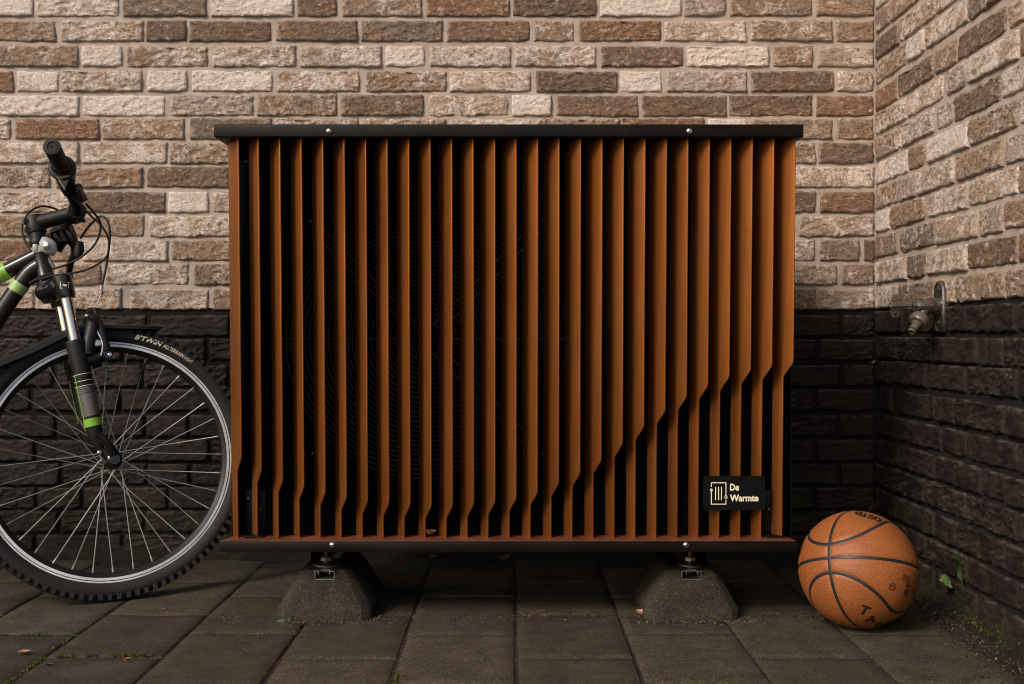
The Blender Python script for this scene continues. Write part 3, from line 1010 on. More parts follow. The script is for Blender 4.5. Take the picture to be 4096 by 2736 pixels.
cs.add([(x0, yb, z0), (x1, yb, z0), (x1, yb, z1), (x0, yb, z1)], [(0, 1, 2, 3)])
cs.box((fc.x, fc.y + 0.115, fc.z), (0.62, 0.004, 0.62))
cso = cs.build('casing', M['casing'], pump)
bz = MB(); bz.ring((fc.x, fc.y, fc.z), (0, -1, 0), [(fr - 0.003, 0.001), (fr + 0.001, 0.006), (fr + 0.010, 0.006), (fr + 0.017, 0.001)], 96)
bz.build('fan_bezel', M['casing'], cso)
gd = MB()
for k in range(27):
    rr = 0.034 + k * 0.0096
    pts = [Vector((fc.x + rr * math.cos(2 * math.pi * q / 56), fc.y - 0.004, fc.z + rr * math.sin(2 * math.pi * q / 56))) for q in range(56)]
    gd.tube(pts, 0.0011, 5, closed=True)
for a in (0, 180, -45, 135, 45, -135, 90, -90):
    for s in (-1, 1) if a not in (0, 180) else (0,):
        dr = Vector((math.cos(R(a)), 0, math.sin(R(a)))); pr = Vector((-dr.z, 0, dr.x))
        o_ = Vector((fc.x, fc.y - 0.0065, fc.z)) + pr * s * 0.010
        gd.tube([o_ + dr * 0.03, o_ + dr * 0.315], 0.0013, 5)
gd.build('fan_guard', M['guard'], cso)
fn = MB()
fn.lathe((fc.x, fc.y + 0.09, fc.z), (0, -1, 0), [(0.06, 0), (0.06, 0.045), (0.05, 0.055), (0.001, 0.058)], 36)
for b in range(3):
    vs = []; fs = []
    for i in range(9):
        rr = 0.055 + 0.215 * i / 8
        for j in range(7):
            a = R(b * 120 + 14 + (-28 + 70 * j / 6) * (0.75 + 0.5 * i / 8) + 18 * i / 8)
            vs.append((fc.x + rr * math.cos(a), fc.y + 0.085 - 0.05 * j / 6, fc.z + rr * math.sin(a)))
    for i in range(8):
        for j in range(6):
            a = i * 7 + j
            fs.append((a, a + 1, a + 8, a + 7))
    fn.add(vs, fs)
fn.build('fan', M['casing'], cso)
sp = MB()
sp.box((-0.566, 2.337, 0.564), (0.002, 0.33, 0.79)); sp.build('side_panel', M['powder'], pump)
sp = MB()
sp.box((0.5635, 2.337, 0.564), (0.002, 0.33, 0.79)); sp.build('side_panel', M['powder'], pump)
for (px, py_, w_) in ((1022, 2103, 1), (3092, 2090, -1)):
    c = P(px, py_, 2.172)
    b_ = MB(); b_.box((c.x, 2.1745, 0.2155), (0.040, 0.003, 0.094)); b_.box((c.x, 2.160, 0.1725), (0.040, 0.026, 0.003))
    bo = b_.build('bracket', M['powder'], cso, bevel=0.0012)
    for (dx, dz, yy) in ((-0.015, 0.028, 2.1728), (0.009, 0.006, 2.1728)):
        pan_screw((c.x + dx * w_, yy, 0.2155 + dz), bo, 0.005, 'gloss')
for (px, py_) in ((990, 648), (1240, 885), (2170, 885), (1248, 1815), (2170, 1818)):
    pan_screw(P(px, py_, 2.178), cso, 0.0055, 'gloss')

# name plate on three slats
NP = 2.140
def N(px, py_): return P(px, py_, NP)
a, b = N(2812.5, 1903.6), N(3061, 2041.8)
cxp, czp = (a.x + b.x) / 2, (a.z + b.z) / 2; hwp, hhp = (b.x - a.x) / 2, (a.z - b.z) / 2
poly = []
for (sx, sz, a0) in ((1, 1, 0), (-1, 1, 90), (-1, -1, 180), (1, -1, 270)):
    for q in range(7):
        t = R(a0 + 90 * q / 6)
        poly.append((sx * (hwp - 0.0085) + 0.0085 * math.cos(t), sz * (hhp - 0.0085) + 0.0085 * math.sin(t)))
pl = MB(); pl.prism(poly, (cxp, NP + 0.0025, czp), (1, 0, 0), (0, 0, 1), (0, -1, 0), 0.0025)
plo = pl.build('nameplate', M['plate'], pump, bevel=0.0004, seg=1)
SC = 3.92
def nl(x, y): return (2750 + x / SC, 1850 + y / SC)
def put_text(name, body, x0_, ybase, xw, caph, mat, parent):
    vs, fs = text2d(body, 1.0, bold=0.035)
    w = max(p[0] for p in vs); hcap = 0.69 + 0.035
    p0 = N(*nl(x0_, ybase)); wm = xw / SC * NP / F; hm = caph / SC * NP / F
    mb = MB(); mb.add([(p0.x + p[0] / w * wm, NP - 0.0004, p0.z + p[1] / hcap * hm) for p in vs], fs)
    return mb.build(name, mat, parent, flat=True)
put_text('lettering', 'De', 665, 436, 143, 106, M['cream'], plo)
put_text('lettering', 'Warmte', 663, 604, 450, 104, M['cream'], plo)
lg = MB()
def bar(xa, ya, xb, yb_, w=13):
    p, q = N(*nl(xa, ya)), N(*nl(xb, yb_))
    d_ = (q - p).normalized(); nn = Vector((-d_.z, 0, d_.x)) * (w / 2 / SC * NP / F)
    lg.add([Vector((v_.x, NP - 0.0004, v_.z)) for v_ in (p + nn, p - nn, q - nn, q + nn)], [(0, 1, 2, 3)])
bar(373, 382, 373, 311); bar(379.6, 317, 596, 317); bar(602, 311, 602, 492)
bar(373, 408, 373, 659); bar(379.6, 652, 596, 652); bar(602, 659, 602, 588)
bar(440, 382, 440, 588); bar(487, 382, 487, 588); bar(532, 382, 532, 588)
bar(366.4, 408, 356, 448, 12); bar(379.6, 408, 392, 448, 12)
drop = [(602, 488)] + [(602 + 24 * math.cos(R(t)), 545 + 24 * math.sin(R(t))) for t in range(-35, 216, 10)]
inner = [(602, 512)] + [(602 + 14 * math.cos(R(t)), 545 + 14 * math.sin(R(t))) for t in range(-35, 216, 10)]
vs = []
for q in drop + inner:
    p = N(*nl(*q)); vs.append((p.x, NP - 0.0004, p.z))
n = len(drop)
lg.add(vs, [(i, (i + 1) % n, n + (i + 1) % n, n + i) for i in range(n)])
p = N(*nl(610, 550)); q5 = 0.0008
lg.add([(p.x - q5, NP - 0.0004, p.z - q5), (p.x + q5, NP - 0.0004, p.z - q5), (p.x + q5, NP - 0.0004, p.z + q5), (p.x - q5, NP - 0.0004, p.z + q5)], [(0, 1, 2, 3)])
lg.build('logo', M['cream'], plo, flat=True)

# threaded feet
for cx in (-0.380, 0.3640):
    y = 2.20
    rod = MB()
    prof = []
    z = 0.088
    while z < 0.147:
        prof += [(0.0052, z), (0.0060, z + 0.0006)]; z += 0.0012
    rod.lathe((cx, y, 0), (0, 0, 1), prof, 16)
    ro = rod.build('threaded_rod', M['steel'], pump, flat=True)
    nt = MB(); nt.lathe((cx, y, 0.113), (0, 0, 1), [(0.0105, 0), (0.0115, 0.001), (0.0115, 0.008), (0.0105, 0.009)], 6)
    nt.build('nut', M['steel'], ro, flat=True)
    ws = MB(); ws.lathe((cx, y, 0.105), (0.05, -0.03, 1), [(0.026, 0), (0.0272, 0.001), (0.0272, 0.003), (0.025, 0.004), (0.008, 0.0055)], 32)
    ws.build('washer', M['steel'], ro)
    n2 = MB(); n2.box((cx - 0.001, y - 0.004, 0.096), (0.024, 0.016, 0.006)); n2.box((cx, y, 0.1015), (0.012, 0.012, 0.005))
    n2.build('slide_nut', M['steel'], ro, bevel=0.0006, seg=1)
    br = MB()
    for s in (-0.034, 0.034): br.box((cx + s, 2.30, 0.124), (0.003, 0.16, 0.05))
    br.box((cx, 2.30, 0.1475), (0.07, 0.16, 0.003)); br.build('foot_bracket', M['casing'], pump)

# ------------------------------------------------------------------ basketball
BR = 0.1137
BC = Vector((0.681, 2.117, BR))
ball = empty('basketball', (BC.x, BC.y, 0), 'worn orange basketball with black channels lying on the paving by the side wall', 'basketball')
def vcam(x, u, c): return Vector((x, -c, u))   # image right, up, towards camera
vd = (Vector((0, 0, H)) - BC).normalized()     # direction towards the camera
er = Vector((0, 0, 1)).cross(vd).normalized(); eu = vd.cross(er)
def bdir(x, u, c): return (er * x + eu * u + vd * c).normalized()
p_ = bdir(-0.464, 0.157, 0.872); r_ = bdir(0.999, 0.036, 0.0)
r_ = (r_ - p_ * r_.dot(p_)).normalized(); n_ = p_.cross(r_)
if n_.z < 0: n_ = -n_
def pl_lat(lon): return R(32 - 18 * math.cos(2 * lon))
def seam_curves():
    out = []
    K = 220
    out.append([p_ * math.cos(2 * math.pi * k / K) + r_ * math.sin(2 * math.pi * k / K) for k in range(K)])
    out.append([p_ * math.cos(2 * math.pi * k / K) + n_ * math.sin(2 * math.pi * k / K) for k in range(K)])
    for s in (1, -1):
        c = []
        for k in range(K):
            lo = 2 * math.pi * k / K; la = pl_lat(lo)
            c.append((p_ * math.cos(lo) + r_ * math.sin(lo)) * math.cos(la) + n_ * s * math.sin(la))
        out.append(c)
    return out
curves = seam_curves()
bm = bmesh.new()
bmesh.ops.create_icosphere(bm, subdivisions=6, radius=BR)
from mathutils import kdtree
kd = kdtree.KDTree(sum(len(c) for c in curves) * 4)
ii = 0
for c in curves:
    for k in range(len(c)):
        for t in range(4):
            q = c[k].lerp(c[(k + 1) % len(c)], t / 4).normalized() * BR
            kd.insert(q, ii); ii += 1
kd.balance()
for v_ in bm.verts:
    d_ = kd.find(v_.co)[2]
    sq = 1.0
    v_.co = v_.co.normalized() * (BR - 0.0026 * math.exp(-(d_ / 0.0042) ** 2) + 0.0004 * math.exp(-((d_ - 0.009) / 0.005) ** 2))
me = bpy.data.meshes.new('leather_panels'); bm.to_mesh(me); bm.free(); me.shade_smooth(); me.materials.append(M['leather'])
bo = bpy.data.objects.new('leather_panels', me); COL.objects.link(bo); bo.location = BC
setparent(bo, ball); BASE[bo.name] = BC
for ci, c in enumerate(curves):
    mb = MB(); vs = []; fs = []; K = len(c); hw_ = 0.0034; rr = BR - 0.0011 + ci * 0.00006
    for k in range(K):
        t = (c[(k + 1) % K] - c[k - 1]).normalized(); nn = c[k].cross(t).normalized()
        for s in (-1, -0.5, 0.5, 1):
            vs.append(BC + (c[k] * BR + nn * s * hw_).normalized() * (rr - 0.0004 * (abs(s) == 1)))
    for k in range(K):
        l = (k + 1) % K
        for j in range(3): fs.append((k * 4 + j, k * 4 + j + 1, l * 4 + j + 1, l * 4 + j))
    mb.add(vs, fs); mb.build('channel', M['seam'], ball)
def ball_print(name, vs2, fs2, px, py_, ang, scale, mat, xs=1.0):
    """flat print wrapped on the ball, centred where the photo shows it"""
    x = (px - 3435) / 245.0; u = -(py_ - 2277) / 245.0
    l = math.hypot(x, u)
    if l > 0.985: x, u = x * .985 / l, u * .985 / l
    dd = bdir(x, u, math.sqrt(max(0, 1 - x * x - u * u)))
    e1 = (er * math.cos(R(ang)) + eu * math.sin(R(ang)))
    e1 = (e1 - dd * e1.dot(dd)).normalized(); e2 = dd.cross(e1)
    cx_ = (min(p[0] for p in vs2) + max(p[0] for p in vs2)) / 2; cy_ = (min(p[1] for p in vs2) + max(p[1] for p in vs2)) / 2
    out = []
    for p in vs2:
        tx, ty = (p[0] - cx_) * scale * xs, (p[1] - cy_) * scale
        rr = math.hypot(tx, ty); a_ = rr / BR
        dirn = dd if rr < 1e-9 else dd * math.cos(a_) + (e1 * tx + e2 * ty) / rr * math.sin(a_)
        out.append(BC + dirn * (BR + 0.0007))
    mb = MB(); mb.add(out, fs2); return mb.build(name, mat, ball, flat=True)
def letter(ch, bold=0.01):
    return text2d(ch, 1.0, bold=bold)
for ch, px, py_, ang in (('T', 3461, 2438, -33), ('A', 3487, 2472, -28), ('R', 3522, 2492, -22), ('M', 3560, 2496, -15)):
    vs2, fs2 = letter(ch, 0.03); ball_print('lettering', vs2, fs2, px, py_, ang, 0.030, M['ink'])
for ch, px, py_, ang in (('B', 3437, 2046, 165), ('T', 3463, 2053, 160), ('5', 3489, 2060, 155), ('0', 3514, 2068, 150)):
    vs2, fs2 = letter(ch, 0.03); ball_print('lettering', vs2, fs2, px, py_, ang, 0.028, M['ink'])
def quads(rects):
    vs2 = []; fs2 = []
    for (x0_, y0_, x1_, y1_) in rects:
        nx_ = max(1, int((x1_ - x0_) / 3)); b_ = len(vs2)
        for k in range(nx_ + 1):
            xx = x0_ + (x1_ - x0_) * k / nx_
            vs2 += [(xx, y0_), (xx, y1_)]
        for k in range(nx_): fs2.append((b_ + 2 * k, b_ + 2 * k + 2, b_ + 2 * k + 3, b_ + 2 * k + 1))
    return vs2, fs2
rl_ = random.Random(4); rects = []
for ln in range(5):
    x = 0
    while x < 26:
        w = rl_.uniform(0.6, 2.2); rects.append((x, -ln * 2.9, min(x + w, 27), -ln * 2.9 + 1.3)); x += w + 0.7
ball_print('small_print', *quads(rects), 3622, 2302, -14, 0.00088, M['ink'])
ball_print('stamp', *quads([(0, 0, 12, 1), (0, 4.4, 12, 5.4), (0, 1, 1, 4.4), (11, 1, 12, 4.4), (2, 1.8, 3, 3.6), (4, 1.8, 5.2, 3.6), (6.4, 1.8, 7.4, 3.6), (8.6, 1.8, 9.8, 3.6)]), 3629, 2329, -14, 0.0013, M['ink'])
ball_print('stripe_block', *quads([(0, 0, 2, 9), (2.4, 0, 4.6, 9), (5, 0, 7.2, 9), (7.6, 0, 10, 9)]), 3622, 2356, -14, 0.0014, M['ink_plum'])
cir = []; cfs = []
for k in range(28):
    t = 2 * math.pi * k / 28
    cir += [(math.cos(t), math.sin(t)), (0.78 * math.cos(t), 0.78 * math.sin(t))]
for k in range(28):
    l = (k + 1) % 28; cfs.append((2 * k, 2 * l, 2 * l + 1, 2 * k + 1))
b_ = len(cir); cir += [(-.5, .3), (-.3, .35), (.1, -.3), (-.1, -.35), (.5, .4), (.6, .25), (-.2, -.2), (-.3, -.05)]
cfs += [(b_, b_ + 1, b_ + 2, b_ + 3), (b_ + 4, b_ + 5, b_ + 6, b_ + 7)]
ball_print('round_mark', cir, cfs, 3567, 2337, 0, 0.0068, M['ink'])
vv = [(math.cos(2 * math.pi * k / 14), math.sin(2 * math.pi * k / 14)) for k in range(14)]
ball_print('valve', vv, [tuple(range(14))], 3650, 2356, 0, 0.003, M['ink'])

# ------------------------------------------------------------------ garden tap on the right wall
TZ = 2.334
tap = empty('garden_tap', P(3770, 1224, TZ), 'metal garden tap with a hose connector fixed to the side wall at the paint line', 'tap')
def T(px, py_, dz=0.0): return P(px, py_, TZ + dz)
axis_y, axis_z = TZ, T(0, 1224).z
oval = []
hh, hwid = 0.056, 0.0255
for k in range(48):
    t = 2 * math.pi * k / 48
    yy = hwid * math.cos(t); zz = hwid * math.sin(t) * 1.1 + (hh - hwid * 1.1) * (1 if math.sin(t) > 0 else -1) * min(1, abs(math.sin(t)) * 3)
    oval.append((yy, zz))
pm = MB(); vs = []; fs = []
for (sc, hgt) in ((1.0, -0.006), (1.0, 0.004), (0.95, 0.0078), (0.86, 0.009), (0.80, 0.0075), (0.4, 0.007), (0.02, 0.007)):
    for (yy, zz) in oval:
        vs.append((RX - hgt, axis_y + yy * sc, axis_z - 0.001 + (zz * (sc if sc < .5 else 1 - (1 - sc) * 0.45))))
for i in range(6):
    for k in range(48):
        l = (k + 1) % 48
        fs.append((i * 48 + k, i * 48 + l, (i + 1) * 48 + l, (i + 1) * 48 + k))
fs.append(tuple(6 * 48 + k for k in range(48)))
pm.add(vs, fs); plate_o = pm.build('wall_plate', M['nickel'], tap)
for zo in (0.036, -0.036): 
    sm = MB(); sm.lathe((RX - 0.0065, axis_y, axis_z + zo), (-1, 0, 0), [(0.0055, 0), (0.0055, 0.001), (0.003, 0.0025), (0.0005, 0.003)], 16); sm.build('screw', M['nickel'], plate_o)
def xw(px): return T(px, 1224).x
bd = MB()
x_pl = RX - 0.007
prof = [(0.0195, 0.0), (0.0195, 0.011), (0.0178, 0.0125), (0.0150, 0.0135), (0.0150, 0.048), (0.0142, 0.050), (0.0142, 0.0532), (0.0125, 0.0535), (0.0135, 0.055), (0.0135, 0.059), (0.0095, 0.061), (0.0095, 0.078), (0.008, 0.079)]
bd.lathe((x_pl, axis_y, axis_z), (-1, 0, 0), prof, 32)
body_o = bd.build('tap_body', M['nickel'], tap)
hd = MB()
hx0 = x_pl - 0.077; hx1 = hx0 - 0.029
hd.lathe((hx0, axis_y, axis_z - 0.0005), (-1, 0, 0), [(0.0085, 0), (0.0098, 0.0008), (0.0098, 0.028), (0.008, 0.029)], 6)
hd.lathe((hx1, axis_y, axis_z - 0.0005), (-1, 0, 0), [(0.004, 0), (0.004, 0.003)], 12)
ho = hd.build('tap_handle', M['nickel'], tap, flat=True, bevel=0.0006)
wg = MB()
up_ = [(0.002, 0.0085), (0.0265, 0.0085), (0.0215, 0.0255), (0.0065, 0.0255)]
wg.prism([(p[0] + hx1, p[1]) for p in up_], (0, axis_y - 0.002, axis_z), (1, 0, 0), (0, 0, 1), (0, 1, 0), 0.003)
wg.build('handle_wing', M['nickel'], ho, bevel=0.0007, seg=1)
wg = MB()     # lower wing with its hole
outl = [(0.0, -0.0085), (0.0250, -0.0085), (0.0185, -0.0245), (0.0040, -0.0245)]
hc = (0.0115, -0.0185); NH = 20; ring = []; oo = []
for k in range(NH):
    t = 2 * math.pi * k / NH; ca, sa = math.cos(t), math.sin(t)
    ring.append((hc[0] + 0.0038 * ca, hc[1] + 0.0030 * sa))
    s = 9
    for i in range(4):
        (ax, az), (bx, bz_) = outl[i], outl[(i + 1) % 4]
        ex_, ez_ = bx - ax, bz_ - az; den = ca * ez_ - sa * ex_
        if abs(den) > 1e-9:
            tt = ((ax - hc[0]) * ez_ - (az - hc[1]) * ex_) / den
            if tt > 1e-6: s = min(s, tt)
    oo.append((hc[0] + s * ca, hc[1] + s * sa))
vs = []
for yy in (axis_y - 0.002, axis_y + 0.001):
    vs += [(hx1 + p[0], yy, axis_z + p[1]) for p in ring] + [(hx1 + p[0], yy, axis_z + p[1]) for p in oo]
fs = []
for k in range(NH):
    l = (k + 1) % NH
    fs += [(k, l, NH + l, NH + k), (2 * NH + l, 2 * NH + k, 3 * NH + k, 3 * NH + l), (k, l, 2 * NH + l, 2 * NH + k), (NH + k, NH + l, 3 * NH + l, 3 * NH + k)]
wg.add(vs, fs); wg.build('handle_wing', M['nickel'], ho)
s0 = Vector((xw(3705), axis_y, axis_z - 0.006)); sd = (T(3632, 1352, -0.028) - T(3702, 1240)).normalized()
st_ = MB(); st_.tube([s0, s0 + sd * 0.034], 0.0098, 24); sto = st_.build('spout', M['nickel'], tap)
cn = MB()
q0 = s0 + sd * 0.022
NR = 40
prof = [(0.0155, 0), (0.0185, 0.003), (0.0205, 0.016), (0.0190, 0.0205), (0.0105, 0.022)]
e1, e2, dd = frame_from(sd)
vs = []; fs = []
for (r0, h_) in prof:
    for k in range(NR):
        t = 2 * math.pi * k / NR
        rr = r0 * (1 + (0.035 if (k % 2 == 0 and 0.002 < h_ < 0.017) else 0))
        vs.append(q0 + dd * h_ + (e1 * math.cos(t) + e2 * math.sin(t)) * rr)
for i in range(len(prof) - 1):
    for k in range(NR):
        l = (k + 1) % NR; fs.append((i * NR + k, i * NR + l, (i + 1) * NR + l, (i + 1) * NR + k))
fs.append(tuple(range(NR - 1, -1, -1)))
cn.add(vs, fs)
cn.lathe(q0 + sd * 0.019, sd, [(0.0108, 0), (0.0108, 0.008), (0.0095, 0.009), (0.0082, 0.011), (0.0082, 0.017), (0.0090, 0.018), (0.0090, 0.0205), (0.0078, 0.021), (0.0078, 0.024), (0.0090, 0.0245), (0.0088, 0.0285), (0.0065, 0.0292), (0.0060, 0.0250)], 28)
cno = cn.build('hose_connector', M['beige'], tap, sharp=28)
og = MB(); og.ring(q0 + sd * 0.0417, sd, [(0.0086, -0.001), (0.0094, 0), (0.0086, 0.001), (0.0076, 0)], 28); og.build('o_ring', M['rubber'], cno)

# ------------------------------------------------------------------ bicycle, leaning on its stand
LEAN = R(10)
HUB = Vector((-0.8857, 2.37, 0.298))
FW = Vector((1, 0, 0)); UP = Vector((0, math.sin(LEAN), math.cos(LEAN))); RT = Vector((0, -math.cos(LEAN), math.sin(LEAN)))
STEER = R(28)
RTS = RT * math.cos(STEER) + FW * math.sin(STEER); FWS = FW * math.cos(STEER) - RT * math.sin(STEER)
FRAME_O = HUB - (FWS - FW) * 0.12
CUR = [HUB, FWS, UP, RTS]
def use(frame):
    CUR[:] = [FRAME_O, FW, UP, RT] if frame else [HUB, FWS, UP, RTS]
bike = empty('bicycle', (HUB.x - 0.3, 2.318, 0), 'dark mountain bike with lime bands leaning beside the slatted unit, front wheel in view', 'bicycle')
def bp(px, py_, w=0.0):
    d_ = Vector(((px - 2048) / F, 1, -(py_ - 1340) / F)); O = Vector((0, 0, H))
    t = (w - (O - CUR[0]).dot(CUR[3])) / d_.dot(CUR[3])
    return O + d_ * t
def loc(p): q = p - CUR[0]; return (q.dot(CUR[1]), q.dot(CUR[2]), q.dot(CUR[3]))
def L3(u, v_, w=0.0): return CUR[0] + CUR[1] * u + CUR[2] * v_ + CUR[3] * w
def bpl(px, py_, w=0.0):
    """same (u,v) as the pixel on plane w, returned as a local pair"""
    u, v_, _ = loc(bp(px, py_, w)); return u, v_

# wheels
RR, TR = 0.2640, 0.3005
def wheel(center, first=None):
    whl = empty('wheel', center, parent=bike)
    if first is not None:
        for ch in list(first.children):
            c = ch.copy(); COL.objects.link(c); c.parent = whl
            c.matrix_parent_inverse = Matrix.Translation(-BASE[first.name])
        whl.rotation_mode = 'QUATERNION'
        whl.rotation_quaternion = (Matrix((FW, UP, RT)).transposed() @ Matrix((FWS, UP, RTS))).to_quaternion()
        return whl
    c = Vector(center)
    rim = MB(); w_ = 0.0118
    rim.ring(c, CUR[3], [(RR, w_), (RR - 0.0042, w_), (RR - 0.0048, w_ - 0.0007), (RR - 0.0056, w_ - 0.0007), (RR - 0.0062, w_), (RR - 0.0126, w_), (RR - 0.015, w_ - 0.002), (RR - 0.020, 0.006), (RR - 0.022, 0),
                     (RR - 0.020, -0.006), (RR - 0.015, -w_ + 0.002), (RR - 0.0126, -w_), (RR, -w_), (RR - 0.003, -w_ + 0.002), (RR - 0.004, 0), (RR - 0.003, w_ - 0.002)], 128)
    rim.build('rim', M['rim'], whl, sharp=25)
    wl = MB()
    for r0 in (RR - 0.0052, RR - 0.0126):
        wl.ring(c, RTS, [(r0 + 0.0007, w_ - 0.0006), (r0 + 0.0006, w_ + 0.0003), (r0 - 0.0006, w_ + 0.0003), (r0 - 0.0007, w_ - 0.0006)], 128)
    wl.build('wear_line', M['plastic'], whl)
    blk = MB(); blk.ring(c, CUR[3], [(RR - 0.0131, 0.0122), (RR - 0.0152, 0.0104), (RR - 0.0205, 0.0066), (RR - 0.0225, 0), (RR - 0.0205, -0.0066), (RR - 0.0152, -0.0104), (RR - 0.0131, -0.0122), (RR - 0.0139, 0)], 128)
    blk.build('rim_well', M['plastic'], whl)
    ty = MB()
    prof = [(RR - 0.001, 0.0128), (RR + 0.003, 0.0165), (RR + 0.010, 0.0205), (RR + 0.018, 0.0218), (RR + 0.0255, 0.0195), (RR + 0.0305, 0.0135), (RR + 0.0325, 0.0)]
    prof += [(r0, -h0) for (r0, h0) in reversed(prof[:-1])]
    ty.ring(c, CUR[3], prof, 144)
    e1, e2, d_ = frame_from(CUR[3])
    NK = 96
    for k in range(NK):
        a = 2 * math.pi * (k + 0.5) / NK
        for s in (-1, 1):
            ra = e1 * math.cos(a) + e2 * math.sin(a); ta = -e1 * math.sin(a) + e2 * math.cos(a)
            hwk = 0.0046 if k % 2 else 0.0052
            def pt2(r0, h0, t0): return c + ra * r0 + CUR[3] * (s * h0) + ta * t0
            lo = 0.0225 if k % 2 else 0.0205
            v8 = [pt2(RR + lo, 0.0205, -hwk), pt2(RR + lo, 0.0205, hwk), pt2(RR + 0.0345, 0.0222, hwk * .8), pt2(RR + 0.0345, 0.0222, -hwk * .8),
                  pt2(RR + 0.026, 0.012, -hwk), pt2(RR + 0.026, 0.012, hwk), pt2(RR + 0.0365, 0.0135, hwk * .8), pt2(RR + 0.0365, 0.0135, -hwk * .8)]
            ty.add(v8, [(0, 1, 2, 3), (5, 4, 7, 6), (1, 5, 6, 2), (4, 0, 3, 7), (3, 2, 6, 7)])
        a2 = 2 * math.pi * k / NK
        ra = e1 * math.cos(a2) + e2 * math.sin(a2); ta = -e1 * math.sin(a2) + e2 * math.cos(a2)
        for s in (-1, 1):
            def pt3(r0, h0, t0): return c + ra * r0 + CUR[3] * (s * 0.0055 + h0) + ta * t0
            v8 = [pt3(RR + 0.030, -0.0042, -0.005), pt3(RR + 0.030, -0.0042, 0.005), pt3(RR + 0.030, 0.0042, 0.005), pt3(RR + 0.030, 0.0042, -0.005),
                  pt3(RR + 0.0372, -0.0036, -0.0042), pt3(RR + 0.0372, -0.0036, 0.0042), pt3(RR + 0.0372, 0.0036, 0.0042), pt3(RR + 0.0372, 0.0036, -0.0042)]
            ty.add(v8, [(4, 5, 6, 7), (0, 1, 5, 4), (1, 2, 6, 5), (2, 3, 7, 6), (3, 0, 4, 7)])
    ty.build('tyre', M['rubber'], whl, sharp=40)
    # sidewall lettering
    def arc_text(body, a_start, a_end, rmid, hgt, bold, shear, mat):
        vs2, fs2 = text2d(body, 1.0, bold=bold, shear=shear)
        w = max(p[0] for p in vs2); out = []
        for p in vs2:
            a = R(a_start + (a_end - a_start) * p[0] / w); rr = rmid + (p[1] - 0.36) * hgt / 0.72
            th = 0.0222 - 0.9 * abs(rr - (RR + 0.0165)) ** 2 / 0.01 - 0.0001
            x = rr - RR
            hs = 0.0205 + (0.0218 - 0.0205) * (x - 0.010) / 0.008 if x < 0.018 else 0.0218 - (0.0023) * (x - 0.018) / 0.0075
            out.append(c + CUR[1] * rr * math.cos(a) + UP * rr * math.sin(a) + CUR[3] * (hs + 0.0005))
        mb = MB(); mb.add(out, fs2); mb.build('lettering', mat, whl, flat=True)
    arc_text("B'TWIN", 83.3, 70.6, RR + 0.0150, 0.0105, 0.03, 0.25, M['sidewall_print'])
    arc_text('ALLTERRAIN', 70.1, 59.4, RR + 0.0145, 0.0082, 0.02, 0.2, M['sidewall_print'])
    arc_text('LIGHT', 59.0, 54.6, RR + 0.0145, 0.0080, 0.0, 0.2, M['sidewall_print'])
    hb = MB()
    hb.lathe(c - CUR[3] * 0.048, CUR[3], [(0.008, 0), (0.010, 0.004), (0.011, 0.016), (0.021, 0.018), (0.021, 0.0205), (0.011, 0.023), (0.0095, 0.048), (0.011, 0.073), (0.021, 0.0755), (0.021, 0.078), (0.011, 0.080), (0.010, 0.092), (0.008, 0.096)], 28)
    hb.build('hub', M['gloss'], whl)
    NSP = 36
    for k in range(NSP):
        side = 1 if k % 2 == 0 else -1
        ar = 2 * math.pi * (k + 0.5) / NSP
        lead = 1 if (k // 2) % 2 == 0 else -1
        ah = ar + lead * R(62)
        p0 = c + (CUR[1] * math.cos(ah) + UP * math.sin(ah)) * 0.0185 + CUR[3] * side * 0.0285
        p1 = c + (CUR[1] * math.cos(ar) + UP * math.sin(ar)) * (RR - 0.021) + CUR[3] * side * 0.002
        sp_ = MB(); d_ = (p1 - p0)
        sp_.tube([p0, p0 + d_ * 0.945, p0 + d_ * 0.95, p1], [0.00105, 0.00105, 0.0019, 0.0019], 6)
        sp_.build('spoke', M['spoke'], whl)
    av = R(74)
    va = c + (CUR[1] * math.cos(av) + UP * math.sin(av)) * (RR - 0.021); vb = c + (CUR[1] * math.cos(av) + UP * math.sin(av)) * (RR - 0.058) - CUR[1] * 0.004
    vl = MB(); vl.tube([va, va.lerp(vb, .55), va.lerp(vb, .6), vb], [0.0032, 0.0032, 0.0046, 0.0046], 10); vl.build('valve', M['plastic'], whl)
    return whl
w1 = wheel(HUB)
use(True)
wheel(FRAME_O + FW * -0.94, w1)
use(False)

